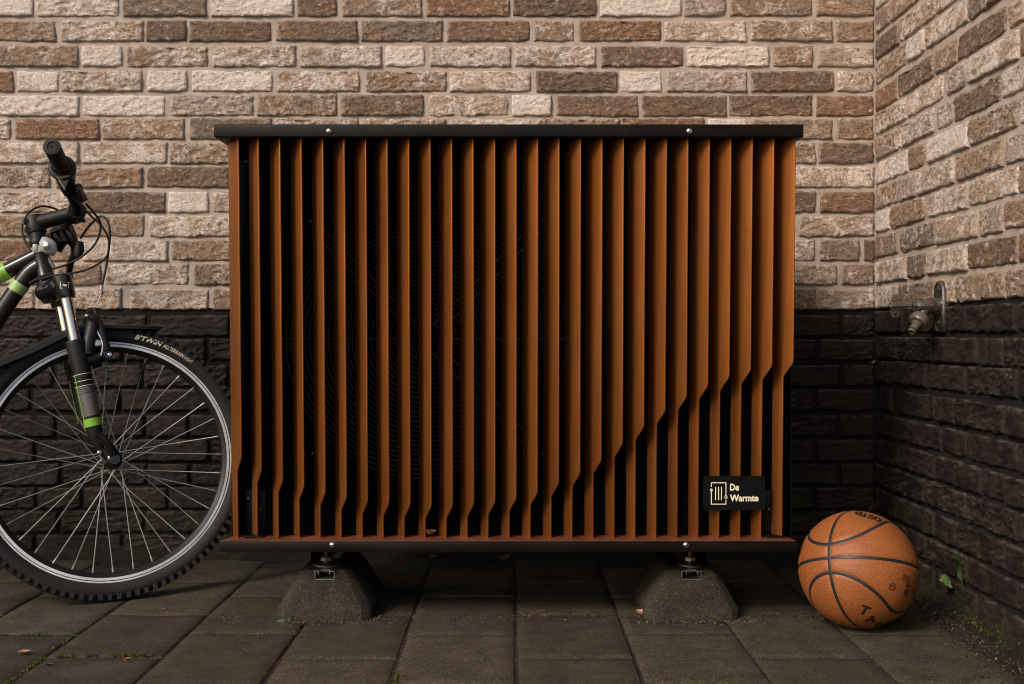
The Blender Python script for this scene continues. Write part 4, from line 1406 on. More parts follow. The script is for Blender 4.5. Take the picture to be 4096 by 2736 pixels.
# fork
fk = empty('fork', HUB, parent=bike)
WL = 0.052
uA, vA = bpl(252, 1130, WL); uB, vB = bpl(300, 1362, WL); uC, vC = bpl(382, 1740, WL); uD, vD = bpl(408, 1800, WL)
for s in (1, -1):
    def f3(u, v_): return L3(u, v_, s * WL)
    dv = Vector((uC - uB, vC - vB)).normalized()
    st = MB(); st.tube([f3(uA, vA), f3(uB + dv.x * .02, vB + dv.y * .02)], 0.0135, 24); st.build('stanchion', M['chrome'], fk)
    lg_ = MB(); tt = [0, .015, .03, .20, .45, .82, 1.0]; rr = [0.0195, 0.0205, 0.0205, 0.0205, 0.0180, 0.0185, 0.0165]
    pts = [f3(uB + (uC - uB) * t, vB + (vC - vB) * t) for t in tt] + [f3(uC * .5 + uD * .5, vC * .5 + vD * .5), f3(uD, vD)]
    lg_.tube(pts, rr + [0.014, 0.009], 24)
    lo_ = lg_.build('fork_leg', M['plastic'], fk)
    gr = MB(); sub = lambda a, b, r0, m, nm: None
    def band(a, b, r0, mat, nm):
        m_ = MB(); m_.tube([f3(uB + (uC - uB) * t, vB + (vC - vB) * t) for t in (a, b)], r0, 24, caps=False); m_.build(nm, M[mat], lo_)
    if s > 0: band(0.565, 0.800, 0.0191, 'grey', 'decal')
    for t in (0.36, 0.43, 0.482) if s > 0 else (): band(t, t + 0.006, 0.0198, 'white', 'decal')
    for t in (0.497, 0.520, 0.541) if s > 0 else (): band(t, t + 0.016, 0.0193, 'grey', 'decal')
    if s > 0: band(0.826, 0.908, 0.0186, 'lime', 'decal')
    dl = MB(); pa = [(uB + (uC - uB) * t - 0.0165, vB + (vC - vB) * t - 0.004) for t in (0.36, 0.83)]
    dl.tube([L3(p[0], p[1], s * WL + 0.010) for p in pa], 0.0012, 6); dl.build('decal', M['lime'], lo_)
    # brake boss and arch foot
    ab = MB(); ub, vb_ = bpl(425, 1423, WL)
    ab.tube([f3(uB + 0.020, vB - 0.045), f3(ub, vb_)], [0.015, 0.010], 16)
    ab.build('brake_boss', M['plastic'], lo_)
    do = MB(); do.tube([f3(uD, vD), L3(0, 0, s * WL)], [0.010, 0.014], 14); do.build('dropout', M['plastic'], lo_)
ar_ = MB()   # fork arch over the tyre
ua, va_ = uB + 0.030, vB + 0.02
pts = catmull([L3(ua - .004, vB - 0.03, -WL), L3(ua + .004, vB + 0.035, -WL * .92), L3(ua + .006, vB + 0.066, -WL * .4), L3(ua + .006, vB + 0.066, WL * .4), L3(ua + .004, vB + 0.035, WL * .92), L3(ua - .004, vB - 0.03, WL)], 8)
ar_.tube(pts, [0.017 - 0.004 * math.sin(math.pi * i / (len(pts) - 1)) for i in range(len(pts))], 14); ar_.build('fork_arch', M['plastic'], fk)
cr = MB()   # crown
uc0, vc0 = bpl(178, 1150, 0.0)
pts = catmull([L3(uA, vA - 0.012, -WL), L3(uA - 0.012, vA - 0.006, -WL * .6), L3(uc0, vc0 - 0.01, 0), L3(uA - 0.012, vA - 0.006, WL * .6), L3(uA, vA - 0.012, WL)], 8)
cr.tube(pts, 0.020, 18)
for s in (1, -1):
    dvv = Vector((uA - uB, vA - vB)).normalized()
    cr.tube([L3(uA - dvv.x * .035, vA - dvv.y * .035, s * WL), L3(uA - dvv.x * .03, vA - dvv.y * .03, s * WL), L3(uA + dvv.x * .012, vA + dvv.y * .012, s * WL), L3(uA + dvv.x * .016, vA + dvv.y * .016, s * WL)], [0.0195, 0.0205, 0.0205, 0.017], 24)
uh0, vh0 = bpl(186, 1120); uh1, vh1 = bpl(158, 985)
hdv = Vector((uh1 - uh0, vh1 - vh0)).normalized()
cr.tube([L3(uh0 - hdv.x * .050, vh0 - hdv.y * .050), L3(uh0 - hdv.x * .035, vh0 - hdv.y * .035), L3(uh0 - hdv.x * .002, vh0 - hdv.y * .002)], [0.016, 0.0225, 0.0225], 24)
cro = cr.build('fork_crown', M['gloss'], fk)
# square emblem on the crown
em = MB(); c_ = L3(uA + 0.002, vA - 0.010, WL + 0.0212)
for (x0_, y0_, x1_, y1_) in ((-.009, -.008, .009, -.0066), (-.009, .0066, .009, .008), (-.009, -.0066, -.0076, .0066), (.0076, -.0066, .009, .0066), (-.004, -.0022, .004, .0026)):
    def eq(x, y): return c_ + CUR[1] * x + UP * y - CUR[3] * (x * x / 0.041)
    em.add([eq(x0_, y0_), eq(x1_, y0_), eq(x1_, y1_), eq(x0_, y1_)], [(0, 1, 2, 3)])
em.build('emblem', M['white'], cro, flat=True)
# quick release lever
ql = MB()
pts = [bp(392, 1738, 0.083), bp(420, 1762, 0.082), bp(444, 1795, 0.078), bp(454, 1815, 0.072)]
ql.tube(pts, [0.0085, 0.0085, 0.0095, 0.0115], 14)
ql.lathe(HUB + CUR[3] * 0.060, CUR[3], [(0.015, 0), (0.015, 0.006), (0.011, 0.009)], 20)
ql.build('quick_release', M['gloss'], fk)
ax = MB(); pb = bp(399, 1811, 0.060); ax.lathe(pb - CUR[3] * .004, CUR[3], [(0.0052, 0), (0.0052, 0.008), (0.003, 0.010)], 12); ax.build('leg_bolt', M['steel'], fk)

# frame
HT0, HT1 = L3(uh0, vh0), L3(uh1, vh1)
use(True)
uh0, vh0 = bpl(186, 1120); uh1, vh1 = bpl(158, 985)
fm = empty('frame', HUB, parent=bike)
ht = MB(); ht.tube([L3(uh0, vh0), L3(uh0 + hdv.x * .004, vh0 + hdv.y * .004), L3(uh1 - hdv.x * .004, vh1 - hdv.y * .004), L3(uh1, vh1)], [0.019, 0.0175, 0.0175, 0.019], 24); hto = ht.build('head_tube', M['paint'], fm)
hbdg = MB(); a_ = L3(uh1 + 0.0165, vh1 - 0.02, 0.004); b_ = L3(uh0 + 0.018, vh0 + 0.025, 0.004)
hbdg.tube([a_, b_], 0.004, 8); hbdg.build('head_badge', M['grey'], hto)
uBB, vBB = -0.42, -0.03
tp0 = bpl(150, 1022); tp1 = bpl(-60, 1128); tdir = Vector((tp1[0] - tp0[0], tp1[1] - tp0[1])).normalized()
uS, vS = tp0[0] + tdir.x * 0.46, tp0[1] + tdir.y * 0.46
tt_ = MB(); tt_.tube([L3(*tp0), L3(uS, vS)], [0.0178, 0.0165], 24); tto = tt_.build('top_tube', M['paint'], fm)
dpts = [bpl(160, 1062), bpl(118, 1092), bpl(60, 1170), bpl(0, 1258), bpl(-60, 1350)]
dl_ = [L3(*q) for q in dpts] + [L3(uBB, vBB)]
dpath = catmull(dl_[:5], 6) + [L3(uBB, vBB)]
dt = MB(); dt.tube(dpath, 0.0188, 24); dto = dt.build('down_tube', M['paint'], fm)
def tband(p, q, r0, mat, par):
    m_ = MB(); m_.tube([p, q], r0, 28, caps=False); m_.build('decal', M[mat], par)
tband(L3(*bpl(8, 1094)), L3(*bpl(34, 1081)), 0.0186, 'lime', tto); tband(L3(*bpl(-40, 1118)), L3(*bpl(8, 1094)), 0.0185, 'lime_pale', tto)
tband(L3(*bpl(62, 1166.5)), L3(*bpl(86, 1134)), 0.0194, 'lime_pale', dto)
vs2, fs2 = text2d('SPORT TRAIL', 1.0, 0.01); w_ = max(p[0] for p in vs2)
pa, pb = L3(*bpl(36, 1065)), L3(*bpl(80, 1043)); dd_ = (pb - pa).normalized(); nn_ = UP.cross(CUR[3])
upn = (UP - dd_ * UP.dot(dd_)).normalized()
o_ = MB(); vs = []
for p in vs2:
    aa = R(52) - (p[1] - .35) * 0.012 / 0.0178 * -1.0
    vs.append(pa + (pb - pa) * (p[0] / w_) + (CUR[3] * math.cos(aa) + upn * math.sin(aa)) * 0.0188)
o_.add(vs, fs2); o_.build('lettering', M['white'], tto, flat=True)
se = MB(); se.tube([L3(uBB, vBB), L3(uS - 0.012, vS + 0.06)], 0.016, 20); se.build('seat_tube', M['paint'], fm)
for s in (1, -1):
    m_ = MB(); m_.tube([L3(uBB, vBB, s * .03), L3(-0.94, 0, s * .06)], [0.011, 0.008], 14); m_.build('chain_stay', M['paint'], fm)
    m_ = MB(); m_.tube([L3(uS - 0.005, vS + 0.03, s * .018), L3(-0.94, 0, s * .06)], [0.009, 0.007], 14); m_.build('seat_stay', M['paint'], fm)
sp2 = MB(); sp2.tube([L3(uS - 0.012, vS + 0.06), L3(uS - 0.05, vS + 0.17)], 0.0135, 18); sp2.build('seat_post', M['plastic'], bike)
sdl = MB(); vs = []; fs = []
for i in range(13):
    t = i / 12; wd_ = 0.018 + 0.065 * max(0, 1 - t * 1.25) ** 0.8
    for k in range(12):
        a = 2 * math.pi * k / 12
        vs.append(L3(uS - 0.17 + 0.26 * t, vS + 0.185 + 0.018 * math.sin(a) * (1 if math.sin(a) > 0 else 1.5) + 0.012 * (t - .5) ** 2 * 4, wd_ * math.cos(a)))
for i in range(12):
    for k in range(12):
        l = (k + 1) % 12; fs.append((i * 12 + k, i * 12 + l, (i + 1) * 12 + l, (i + 1) * 12 + k))
fs += [tuple(range(11, -1, -1)), tuple(12 * 12 + k for k in range(12))]
sdl.add(vs, fs); sdl.build('saddle', M['grip'], bike)
ck = MB(); ck.lathe(L3(uBB, vBB, 0.035), CUR[3], [(0.07, 0), (0.07, 0.004), (0.02, 0.006), (0.02, 0.02)], 40)
ck.tube([L3(uBB, vBB, 0.06), L3(uBB + 0.10, vBB - 0.11, 0.07)], 0.010, 12); ck.tube([L3(uBB, vBB, -0.06), L3(uBB - 0.10, vBB + 0.11, -0.07)], 0.010, 12)
ck.box(L3(uBB + 0.10, vBB - 0.11, 0.115), (0.08, 0.09, 0.02)); ck.box(L3(uBB - 0.10, vBB + 0.11, -0.115), (0.08, 0.09, 0.02)); ck.build('crankset', M['plastic'], bike)
ks = MB(); k0 = L3(-0.62, 0.0, -0.03); ks.tube([k0, Vector((k0.x - 0.04, k0.y + 0.20, 0.008))], 0.007, 10); ks.build('kickstand', M['plastic'], bike)

# spacers, stem, bar
HTOP = L3(uh1, vh1); HDV = (CUR[1] * hdv.x + CUR[2] * hdv.y).normalized()
use(False)
sc_ = MB()
sA = HTOP; sdv = HDV
sc_.lathe(sA, sdv, [(0.0190, 0), (0.0205, 0.003), (0.0215, 0.010), (0.0195, 0.014), (0.0180, 0.0145), (0.0180, 0.020), (0.0172, 0.0205), (0.0172, 0.029)], 28); sc_.build('headset', M['plastic'], bike)
st = empty('stem', HUB, parent=bike)
sb = sA + sdv * 0.030; stp = sA + sdv * 0.070
c1_ = MB(); c1_.tube([sb, sb + sdv * .003, stp - sdv * .003, stp], [0.0195, 0.0208, 0.0208, 0.019], 24)
clampc = bp(303, 852, 0.0)
c1_.tube([sb + sdv * 0.024, (sb + sdv * 0.024).lerp(clampc, .35), clampc], [0.0190, 0.0165, 0.0165], 22)
barw = (bp(292, 775, 0.05) - clampc).normalized()
c1_.tube([clampc - CUR[3] * 0.024, clampc - CUR[3] * 0.022, clampc + CUR[3] * 0.022, clampc + CUR[3] * 0.024], [0.0185, 0.0205, 0.0205, 0.0185], 22)
sto_ = c1_.build('stem_body', M['plastic'], st)
for (px, py_) in ((104, 884), (108, 916)):
    b0 = bp(px, py_, 0.018); m_ = MB(); m_.lathe(b0 - CUR[3] * .012, CUR[3], [(0.006, 0), (0.006, 0.012), (0.0045, 0.0135), (0.0035, 0.0135), (0.0033, 0.010), (0.001, 0.010)], 16); m_.build('bolt', M['gloss'], sto_)
m_ = MB(); b0 = bp(338, 876, 0.016); m_.lathe(b0 - CUR[3] * .012, CUR[1], [(0.005, -0.014), (0.005, 0.0), (0.004, 0.003)], 14); m_.build('bolt', M['gloss'], sto_)
hb_ = empty('handlebar', HUB, parent=bike)
e_grip = bp(207, 586, 0.285); f_l = bp(251, 675, 0.165); clamp_w = clampc + CUR[3] * 0.03
bar_pts = catmull([clampc, clampc + CUR[3] * 0.028, bp(298, 800, 0.052), bp(283, 768, 0.085), bp(266, 725, 0.125), f_l, e_grip.lerp(f_l, .1)], 7)
mir = [clampc + CUR[1] * (0.3 * (p - clampc).dot(CUR[1])) + UP * (0.25 * (p - clampc).dot(UP)) - CUR[3] * (p - clampc).dot(CUR[3]) for p in bar_pts]
bb = MB(); bb.tube(bar_pts, 0.0125, 18); bb.tube(mir, 0.0125, 18); bb.build('bar', M['plastic'], hb_)
gdv = (e_grip - f_l).normalized(); gl = (e_grip - f_l).length
gp_ = MB()
prof = [(0.0185, 0.018), (0.0185, 0.040), (0.0175, 0.0405), (0.0175, 0.043), (0.0168, 0.0435)]
h_ = 0.0435
while h_ < gl - 0.012: prof += [(0.0166, h_), (0.0160, h_ + 0.0022), (0.0166, h_ + 0.0044)]; h_ += 0.0046
prof += [(0.0172, gl - 0.010), (0.0175, gl - 0.004), (0.0165, gl), (0.0095, gl + 0.0008), (0.0085, gl - 0.0010), (0.0020, gl - 0.0012), (0.0016, gl - 0.0035)]
gp_.lathe(f_l, gdv, prof, 32); gpo = gp_.build('grip', M['grip'], hb_)
fl_ = MB()
fl_.lathe(f_l, gdv, [(0.0200, -0.014), (0.0262, -0.002), (0.0275, 0.002), (0.0275, 0.006), (0.0262, 0.008), (0.019, 0.0095), (0.0185, 0.018)], 36); sh_o = fl_.build('gear_shifter', M['plastic'], hb_)
for k in range(12):
    a = 2 * math.pi * k / 12; e1, e2, _ = frame_from(gdv); rd = e1 * math.cos(a) + e2 * math.sin(a)
    m_ = MB(); m_.tube([f_l + rd * 0.0187 + gdv * 0.012, f_l + rd * 0.0187 + gdv * 0.038], 0.0016, 6); m_.build('grip_rib', M['grip'], sh_o)
hs = MB(); hs.tube([f_l - gdv * 0.006, f_l - gdv * 0.024, bp(268, 742, 0.115), bp(280, 768, 0.09)], [0.0250, 0.0225, 0.0165, 0.0145], 22); hs.build('shifter_housing', M['plastic'], sh_o)
wd = MB()
q_ = [bp(224, 713, 0.165), bp(278, 709, 0.165), bp(268, 738, 0.150), bp(257, 762, 0.138)]
q_ = [p + CUR[3] * 0.016 for p in q_]
wd.add(q_ + [p - gdv * 0.001 - CUR[3] * 0.012 for p in q_], [(0, 1, 2, 3), (0, 1, 5, 4), (1, 2, 6, 5), (2, 3, 7, 6), (3, 0, 4, 7)])
wd.build('indicator', M['window'], sh_o, flat=True)
# levers
def lever(pivot, body, tip_pts, par):
    m_ = MB(); m_.tube(body, [0.010, 0.0115, 0.010], 14); lo__ = m_.build('brake_lever', M['plastic'], par)
    m_ = MB(); m_.tube(catmull(tip_pts, 6), 0.0055, 12); m_.build('lever_blade', M['plastic'], lo__)
    return lo__
lever(None, [bp(303, 748, 0.10), bp(316, 775, 0.095), bp(334, 806, 0.09)], [bp(330, 800, 0.09), bp(326, 780, 0.13), bp(320, 758, 0.18), bp(317, 750, 0.205)], hb_)
m_ = MB(); m_.lathe(bp(315, 752, 0.112), CUR[3], [(0.010, -0.008), (0.011, 0), (0.008, 0.006), (0.003, 0.008)], 18); m_.build('lever_pivot', M['gloss'], hb_)
mm = MB(); mm.tube([bp(215, 925, -0.08), bp(232, 965, -0.085), bp(218, 1002, -0.09)], [0.018, 0.024, 0.016], 16)
mm.tube([bp(262, 900, -0.09), bp(282, 950, -0.09), bp(300, 985, -0.09)], [0.015, 0.016, 0.010], 14)
mm.build('shifter_housing', M['gloss'], hb_)
mm = MB(); mm.tube(catmull([bp(285, 950, -0.10), bp(300, 1000, -0.13), bp(283, 1050, -0.16), bp(277, 1090, -0.19), bp(283, 1117, -0.2)], 6), [0.010] * 8 + [0.008] * 8 + [0.0075] * 9, 12); mm.build('brake_lever', M['plastic'], hb_)
mm = MB(); mm.tube([bp(318, 968, -0.05), bp(316, 1000, -0.05), bp(310, 1030, -0.05)], [0.009, 0.012, 0.008], 12); mm.build('lever_clamp', M['plastic'], hb_)

# cables
Z3 = lambda x, y: (x / 2.09, 500 + y / 2.09)
def cable(pts, w, r0=0.0024, mat='grip', name='cable'):
    ps = []
    for i, q in enumerate(pts):
        ww = w[0] + (w[1] - w[0]) * i / (len(pts) - 1)
        ps.append(bp(*Z3(*q), ww))
    m_ = MB(); m_.tube(catmull(ps, 8), r0, 8); return m_.build(name, M[mat], bike)
cable([(715, 655), (790, 740), (835, 810), (835, 900), (790, 1000), (690, 1095), (560, 1165), (440, 1203)], (0.09, 0.01))
cable([(610, 605), (680, 680), (760, 760), (850, 845), (905, 950), (905, 1060), (860, 1135), (720, 1210), (560, 1245), (430, 1262), (330, 1295), (270, 1330)], (0.11, 0.025))
cable([(672, 950), (730, 865), (800, 790), (850, 762), (900, 805), (918, 900), (908, 1050), (880, 1220), (852, 1345)], (-0.05, 0.035), 0.0026)
cable([(500, 720), (430, 690), (340, 680), (250, 725), (195, 810), (185, 890), (210, 975), (265, 1062)], (-0.06, 0.0))
cable([(852, 1342), (843, 1412)], (0.035, 0.036), 0.0040, 'alu', 'ferrule')
cable([(843, 1410), (825, 1470), (806, 1530), (790, 1575)], (0.036, 0.040), 0.0013, 'rim', 'noodle')
ch_ = MB(); ch_.tube(catmull([bp(120, 1136, 0.03), bp(160, 1112, 0.03), bp(200, 1098, 0.03), bp(212, 1102, 0.03)], 6), 0.0045, 10); ch_.build('cable_sleeve', M['plastic'], bike)
# small front light strapped to the head tube
lt = MB()
lc = bp(193, 985, 0.022)
vs = []; fs = []
for i in range(9):
    t = -1 + 2 * i / 8
    for k in range(18):
        a = 2 * math.pi * k / 18
        q = abs(math.cos(a)) ** 0.7 * (1 if math.cos(a) > 0 else -1); s_ = abs(math.sin(a)) ** 0.7 * (1 if math.sin(a) > 0 else -1)
        sc2 = math.sqrt(max(0.0, 1 - abs(t) ** 3.2)) + 0.02
        vs.append(lc + CUR[1] * (t * 0.019) + UP * (q * 0.0175 * sc2 - t * 0.006) + CUR[3] * (s_ * 0.014 * sc2))
for i in range(8):
    for k in range(18):
        l = (k + 1) % 18; fs.append((i * 18 + k, i * 18 + l, (i + 1) * 18 + l, (i + 1) * 18 + k))
lt.add(vs, fs); lto = lt.build('front_light', M['frost'], bike)
m_ = MB(); m_.box(bp(184, 982, 0.038), (0.012, 0.004, 0.016)); m_.build('lamp_lens', M['chrome'], lto, bevel=0.0015)
m_ = MB()
for rr0 in (0.0205,):
    o0 = sA - sdv * 0.012
    m_.ring(o0, sdv, [(0.0180, -0.008), (0.0205, -0.007), (0.0205, 0.007), (0.0180, 0.008)], 28)
m_.build('strap', M['frost'], lto)
m_ = MB(); m_.box(bp(141, 991, 0.019), (0.011, 0.008, 0.016)); m_.build('strap_buckle', M['frost'], lto, bevel=0.003)

# mudguard
use(False)
mg = MB()
for path in ([(-260, 1560), (-120, 1496), (0, 1440), (130, 1386), (255, 1326), (300, 1312), (345, 1306)], [(330, 1310), (420, 1303), (520, 1304), (600, 1307), (652, 1309)]):
    cs_ = [bpl(*q) for q in path]
    secs = [(-0.034, -0.020), (-0.032, -0.006), (-0.022, 0.0), (0.022, 0.0), (0.032, -0.006), (0.034, -0.020), (0.0325, -0.020), (0.0305, -0.008), (0.022, -0.0025), (-0.022, -0.0025), (-0.0305, -0.008), (-0.0325, -0.020)]
    vs = []; fs = []; m = len(secs)
    for i, (u, v_) in enumerate(cs_):
        tp = 1.0 if i < len(cs_) - 1 or path[0][0] < 0 else 0.72
        for (w, h0) in secs: vs.append(L3(u - (h0 * 0.9 if tp < 1 else 0) * -0.6, v_ + h0 * (0.55 if (path[0][0] > 0) else 0.9), w * tp))
    for i in range(len(cs_) - 1):
        for k in range(m):
            l = (k + 1) % m; fs.append((i * m + k, i * m + l, (i + 1) * m + l, (i + 1) * m + k))
    fs += [tuple(range(m - 1, -1, -1)), tuple((len(cs_) - 1) * m + k for k in range(m))]
    mg.add(vs, fs)
mg.build('mudguard', M['plastic'], bike, sharp=30)
# V brake
use(False)
for s in (1, -1):
    W_ = 0.05
    def v3(px, py_, w=W_):
        u, v_ = bpl(px, py_, W_); return L3(u, v_, s * w)
    vbm = MB()
    vbm.tube(catmull([v3(427, 1424, .052), v3(420, 1390, .056), v3(404, 1320, .05), v3(390, 1262, .042), v3(383, 1232, .038)], 6), [0.0105] * 8 + [0.0085] * 8 + [0.0065] * 9, 12)
    vo = vbm.build('brake_arm', M['plastic'], bike)
    m_ = MB(); m_.tube(catmull([v3(399, 1425, .066), v3(404, 1408, .067), v3(406, 1380, .066), v3(399, 1355, .064), v3(388, 1330, .060), v3(382, 1300, .056)], 6), 0.0012, 6); m_.build('spring', M['rim'], vo)
    m_ = MB(); m_.lathe(v3(427, 1424, .060) if s > 0 else v3(427, 1424, .060), CUR[3] * s, [(0.010, -0.01), (0.010, 0.004), (0.0075, 0.007)], 18); m_.build('pivot_cap', M['gloss'], vo)
    m_ = MB(); m_.lathe(v3(388, 1376, .058), CUR[3] * s, [(0.0078, -0.004), (0.0078, 0.004), (0.0052, 0.0045), (0.0052, 0.007), (0.0028, 0.0072), (0.0026, 0.004)], 18); m_.build('pad_bolt', M['chrome'], vo)
    ud, vd_ = bpl(412, 1392, W_)
    m_ = MB(); tdir_ = (CUR[1] * 0.985 - UP * 0.10).normalized()
    a_ = L3(ud - 0.024, vd_ + 0.004, s * 0.0185); m_.tube([a_, a_ + tdir_ * 0.004, a_ + tdir_ * 0.046, a_ + tdir_ * 0.05], [0.006, 0.0075, 0.0075, 0.006], 10); m_.build('brake_pad', M['rubber'], vo)
    m_ = MB(); m_.lathe(v3(436, 1423, .064), CUR[3] * s, [(0.005, -0.006), (0.005, 0.003), (0.003, 0.005)], 14); m_.build('bolt', M['chrome'], vo)
m_ = MB(); m_.tube(catmull([bp(391, 1244, 0.044), bp(378, 1250, 0.02), bp(372, 1262, -0.02), bp(376, 1255, -0.044)], 6), 0.0032, 8); m_.build('noodle', M['plastic'], bike)
m_ = MB(); m_.lathe(bp(348, 1263, 0.066), CUR[3], [(0.004, -0.01), (0.004, 0.002), (0.002, 0.004)], 12); m_.build('bolt', M['chrome'], bike)

# ------------------------------------------------------------------ weeds and fallen leaves
def leaf_strip(spine, widths, cup=0.25, tw=0.0, seed=0, jag=0.0):
    """leaf blade along a spine; widths per station; returns MB data"""
    rs_ = random.Random(seed)
    sp_ = catmull(spine, 5); n = len(sp_); vs = []; fs = []
    for i, p in enumerate(sp_):
        t = (sp_[min(i + 1, n - 1)] - sp_[max(i - 1, 0)]).normalized()
        k = i / (n - 1) * (len(widths) - 1); a = int(min(k, len(widths) - 2)); w = widths[a] + (widths[a + 1] - widths[a]) * (k - a)
        w *= 1 + jag * (1 if i % 4 < 2 else -1)
        side = t.cross(Vector((0.3, -1, 0.25))).normalized()
        if side.length < 0.1: side = Vector((1, 0, 0))
        side = Matrix.Rotation(tw * i / n, 3, t) @ side
        nn = t.cross(side).normalized()
        for s in (-1, -0.5, 0, 0.5, 1):
            vs.append(p + side * w * s + nn * (cup * w * s * s) + nn * 0.0006 * rs_.uniform(-1, 1))
    for i in range(n - 1):
        for j in range(4):
            a = i * 5 + j; fs.append((a, a + 1, a + 6, a + 5))
    m_ = MB(); m_.add(vs, fs); return m_
WZ = 2.26
wd1 = empty('weed', P(3860, 2372, 2.24), 'tall green dandelion weed standing against the side wall foot', 'weed', 'weeds at the foot of the side wall')
m_ = leaf_strip([P(3872, 2368, 2.24), P(3850, 2320, 2.24), P(3852, 2275, 2.245), P(3845, 2245, 2.245), P(3828, 2238, 2.235), P(3814, 2232, 2.22)], [0.0012, 0.003, 0.0085, 0.010, 0.012, 0.003], 0.5, 0.5, 3, 0.12)
m_.build('leaf', M['leaf'], wd1)
m_ = leaf_strip([P(3846, 2362, 2.24), P(3850, 2330, 2.235), P(3846, 2300, 2.235), P(3840, 2262, 2.23)], [0.0010, 0.0015, 0.009, 0.002], 0.3, -0.3, 5, 0.1); m_.build('leaf', M['leaf'], wd1)
m_ = leaf_strip([P(3884, 2380, 2.24), P(3870, 2330, 2.25), P(3858, 2300, 2.26)], [0.0010, 0.0012, 0.001], 0.1, 0, 6); m_.build('stem', M['leaf'], wd1)
wd2 = empty('weed', P(3806, 2350, 2.27), 'low weed with one pale green lobed leaf between ball and side wall', 'weed', 'weeds at the foot of the side wall')
m_ = leaf_strip([P(3808, 2352, 2.26), P(3792, 2330, 2.265), P(3780, 2310, 2.27), P(3768, 2298, 2.275)], [0.0015, 0.008, 0.0115, 0.002], 0.15, 0.2, 8, 0.15); m_.build('leaf', M['leaf_pale'], wd2)
m_ = leaf_strip([P(3782, 2322, 2.268), P(3768, 2320, 2.272), P(3756, 2318, 2.275)], [0.006, 0.005, 0.001], 0.15, 0.2, 9); m_.build('leaf', M['leaf_pale'], wd2)
wd3 = empty('weed', gp(1150, 2488), 'tiny two leaved seedling at the corner of the left foot block', 'weed')
z_ = F * H / (2488 - 1340)
m_ = leaf_strip([P(1158, 2488, z_), P(1161, 2475, z_), P(1163, 2462, z_)], [0.002, 0.0042, 0.001], 0.2, 0.0, 2); m_.build('leaf', M['leaf'], wd3)
m_ = leaf_strip([P(1155, 2489, z_), P(1135, 2486, z_ - .008), P(1108, 2484, z_ - .012)], [0.003, 0.0048, 0.001], 0.2, 0.0, 2); m_.build('leaf', M['leaf_pale'], wd3)
wd4 = empty('weed', gp(3925, 2436), 'pale speck of a seedling in the moss near the right edge', 'weed')
z_ = 2.25
m_ = leaf_strip([P(3925, 2436, z_), P(3932, 2430, z_), P(3940, 2428, z_)], [0.001, 0.004, 0.001], 0.2, 0, 4); m_.build('leaf', M['leaf_pale'], wd4)

def fallen(px, py_, ln, wd_, ang, mat, label, z=None, seed=0, curl=0.006, grp='fallen leaves on the paving'):
    c = gp(px, py_) if z is None else P(px, py_, z)
    c.z += 0.002
    rt_ = Matrix.Rotation(ang, 3, 'Z'); vs = []; fs = []
    n = 10; rs_ = random.Random(seed)
    for i in range(n + 1):
        t = i / n; w = wd_ * math.sin(math.pi * min(1, t * 1.02)) ** 0.75 * (1 - .25 * t) + 0.0004
        for s in (-1, -.5, 0, .5, 1):
            q = Vector(((t - .5) * ln, s * w, curl * (s * s) * (w / wd_) + curl * .8 * (2 * t - 1) ** 2 + rs_.uniform(0, .0006)))
            vs.append(c + rt_ @ q)
    for i in range(n):
        for j in range(4):
            a = i * 5 + j; fs.append((a, a + 1, a + 6, a + 5))
    m_ = MB(); m_.add(vs, fs); o = m_.build('fallen_leaf', M[mat])
    return tag(o, label, 'leaf', grp)
fallen(95, 2620, 0.023, 0.008, 0.35, 'dead_pale', 'pale curled fallen leaf on the paving at the lower left', None, 1)
fallen(508, 2650, 0.013, 0.004, 0.4, 'dead', 'small rust red leaf fragment on the paving below the front tyre', None, 2)
fallen(197, 2667, 0.014, 0.0028, 0.1, 'ink', 'thin blackened leaf scrap on the paving at the lower left', None, 3, 0.003)
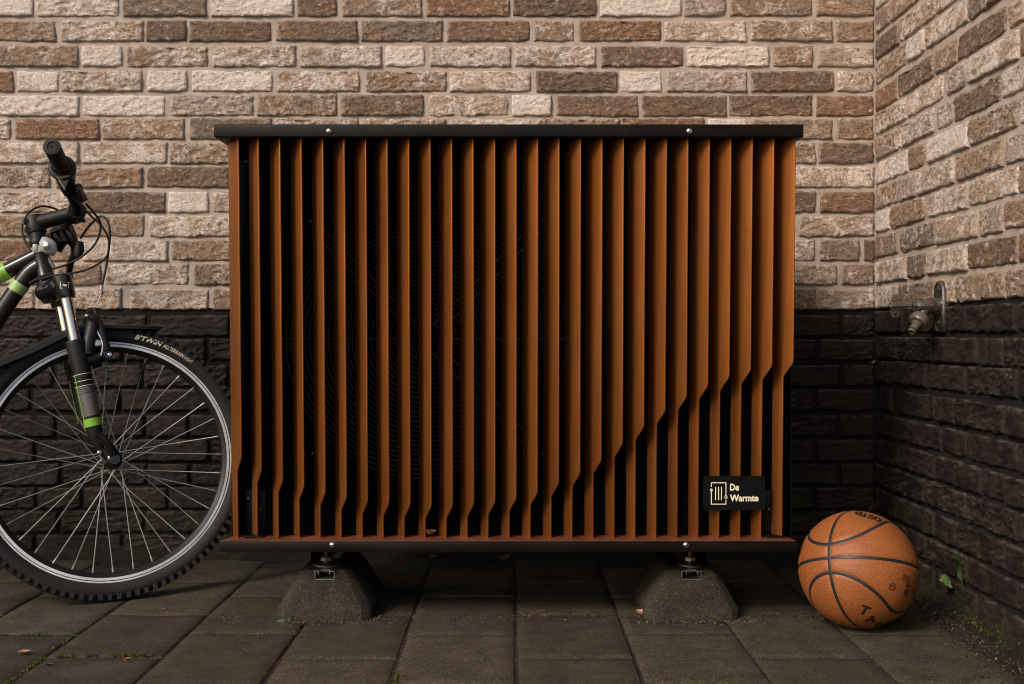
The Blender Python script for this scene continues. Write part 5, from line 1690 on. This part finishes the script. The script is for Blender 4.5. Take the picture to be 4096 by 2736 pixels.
fallen(652, 2443, 0.008, 0.003, 0.2, 'dead', 'tiny rusty leaf crumb on the paving right of the tyre', None, 4, 0.003)
fallen(2570, 2465, 0.030, 0.009, -0.5, 'dead_pale', 'crumpled pale dead leaf beside the right foot block', None, 5, 0.010)
fallen(1720, 2143, 0.026, 0.007, 0.15, 'dead', 'brown curled leaf caught in the tray behind the slats', 2.158, 6, 0.010)
fallen(2165, 2449, 0.018, 0.0035, 0.1, 'dead', 'flat brown leaf sliver on the paving under the middle of the unit', None, 7, 0.002)
fallen(3890, 2395, 0.016, 0.008, 1.0, 'dead', 'brown leaf in the dirt at the foot of the tall weed', 2.235, 8, 0.006)
m_ = leaf_strip([P(3478, 2058, D - 0.010), P(3484, 2044, D - 0.013), P(3494, 2032, D - 0.012), P(3504, 2026, D - 0.009)], [0.003, 0.007, 0.008, 0.002], 0.3, 0.2, 12)
tag(m_.build('dead_leaf', M['dead_dark']), 'dark brown dead leaf stuck to the tarred wall just above the basketball', 'leaf')
m_ = leaf_strip([P(3490, 1456, D - 0.010), P(3494, 1449, D - 0.012), P(3502, 1442, D - 0.010)], [0.002, 0.0045, 0.001], 0.3, 0.2, 13)
tag(m_.build('dead_leaf', M['dead']), 'small orange leaf crumb caught in the corner of the two walls', 'leaf')
rl2 = random.Random(31)
drift = [(1600, 2230, 'leftmost dead brown leaf in the dark drift under the slatted unit'), (1660, 2219, 'dead brown leaf second from the left in the drift under the slatted unit'),
         (1742, 2236, 'dead brown leaf in the drift right under the leaf caught in the tray'), (1850, 2226, 'dead brown leaf in the middle of the drift under the slatted unit'),
         (2010, 2240, 'dead brown leaf left of the pale one in the drift under the unit'), (2105, 2222, 'broad tan dead leaf at the right end of the drift under the unit'),
         (2900, 2226, 'dead brown leaf lying behind the right foot block')]
for i, (px, py_, lb) in enumerate(drift):
    fallen(px, py_, rl2.uniform(.035, .06), rl2.uniform(.012, .020), rl2.uniform(0, 6), 'dead_pale' if i == 5 else 'dead', lb, None, 40 + i, 0.012, 'leaf drift under the slatted unit')
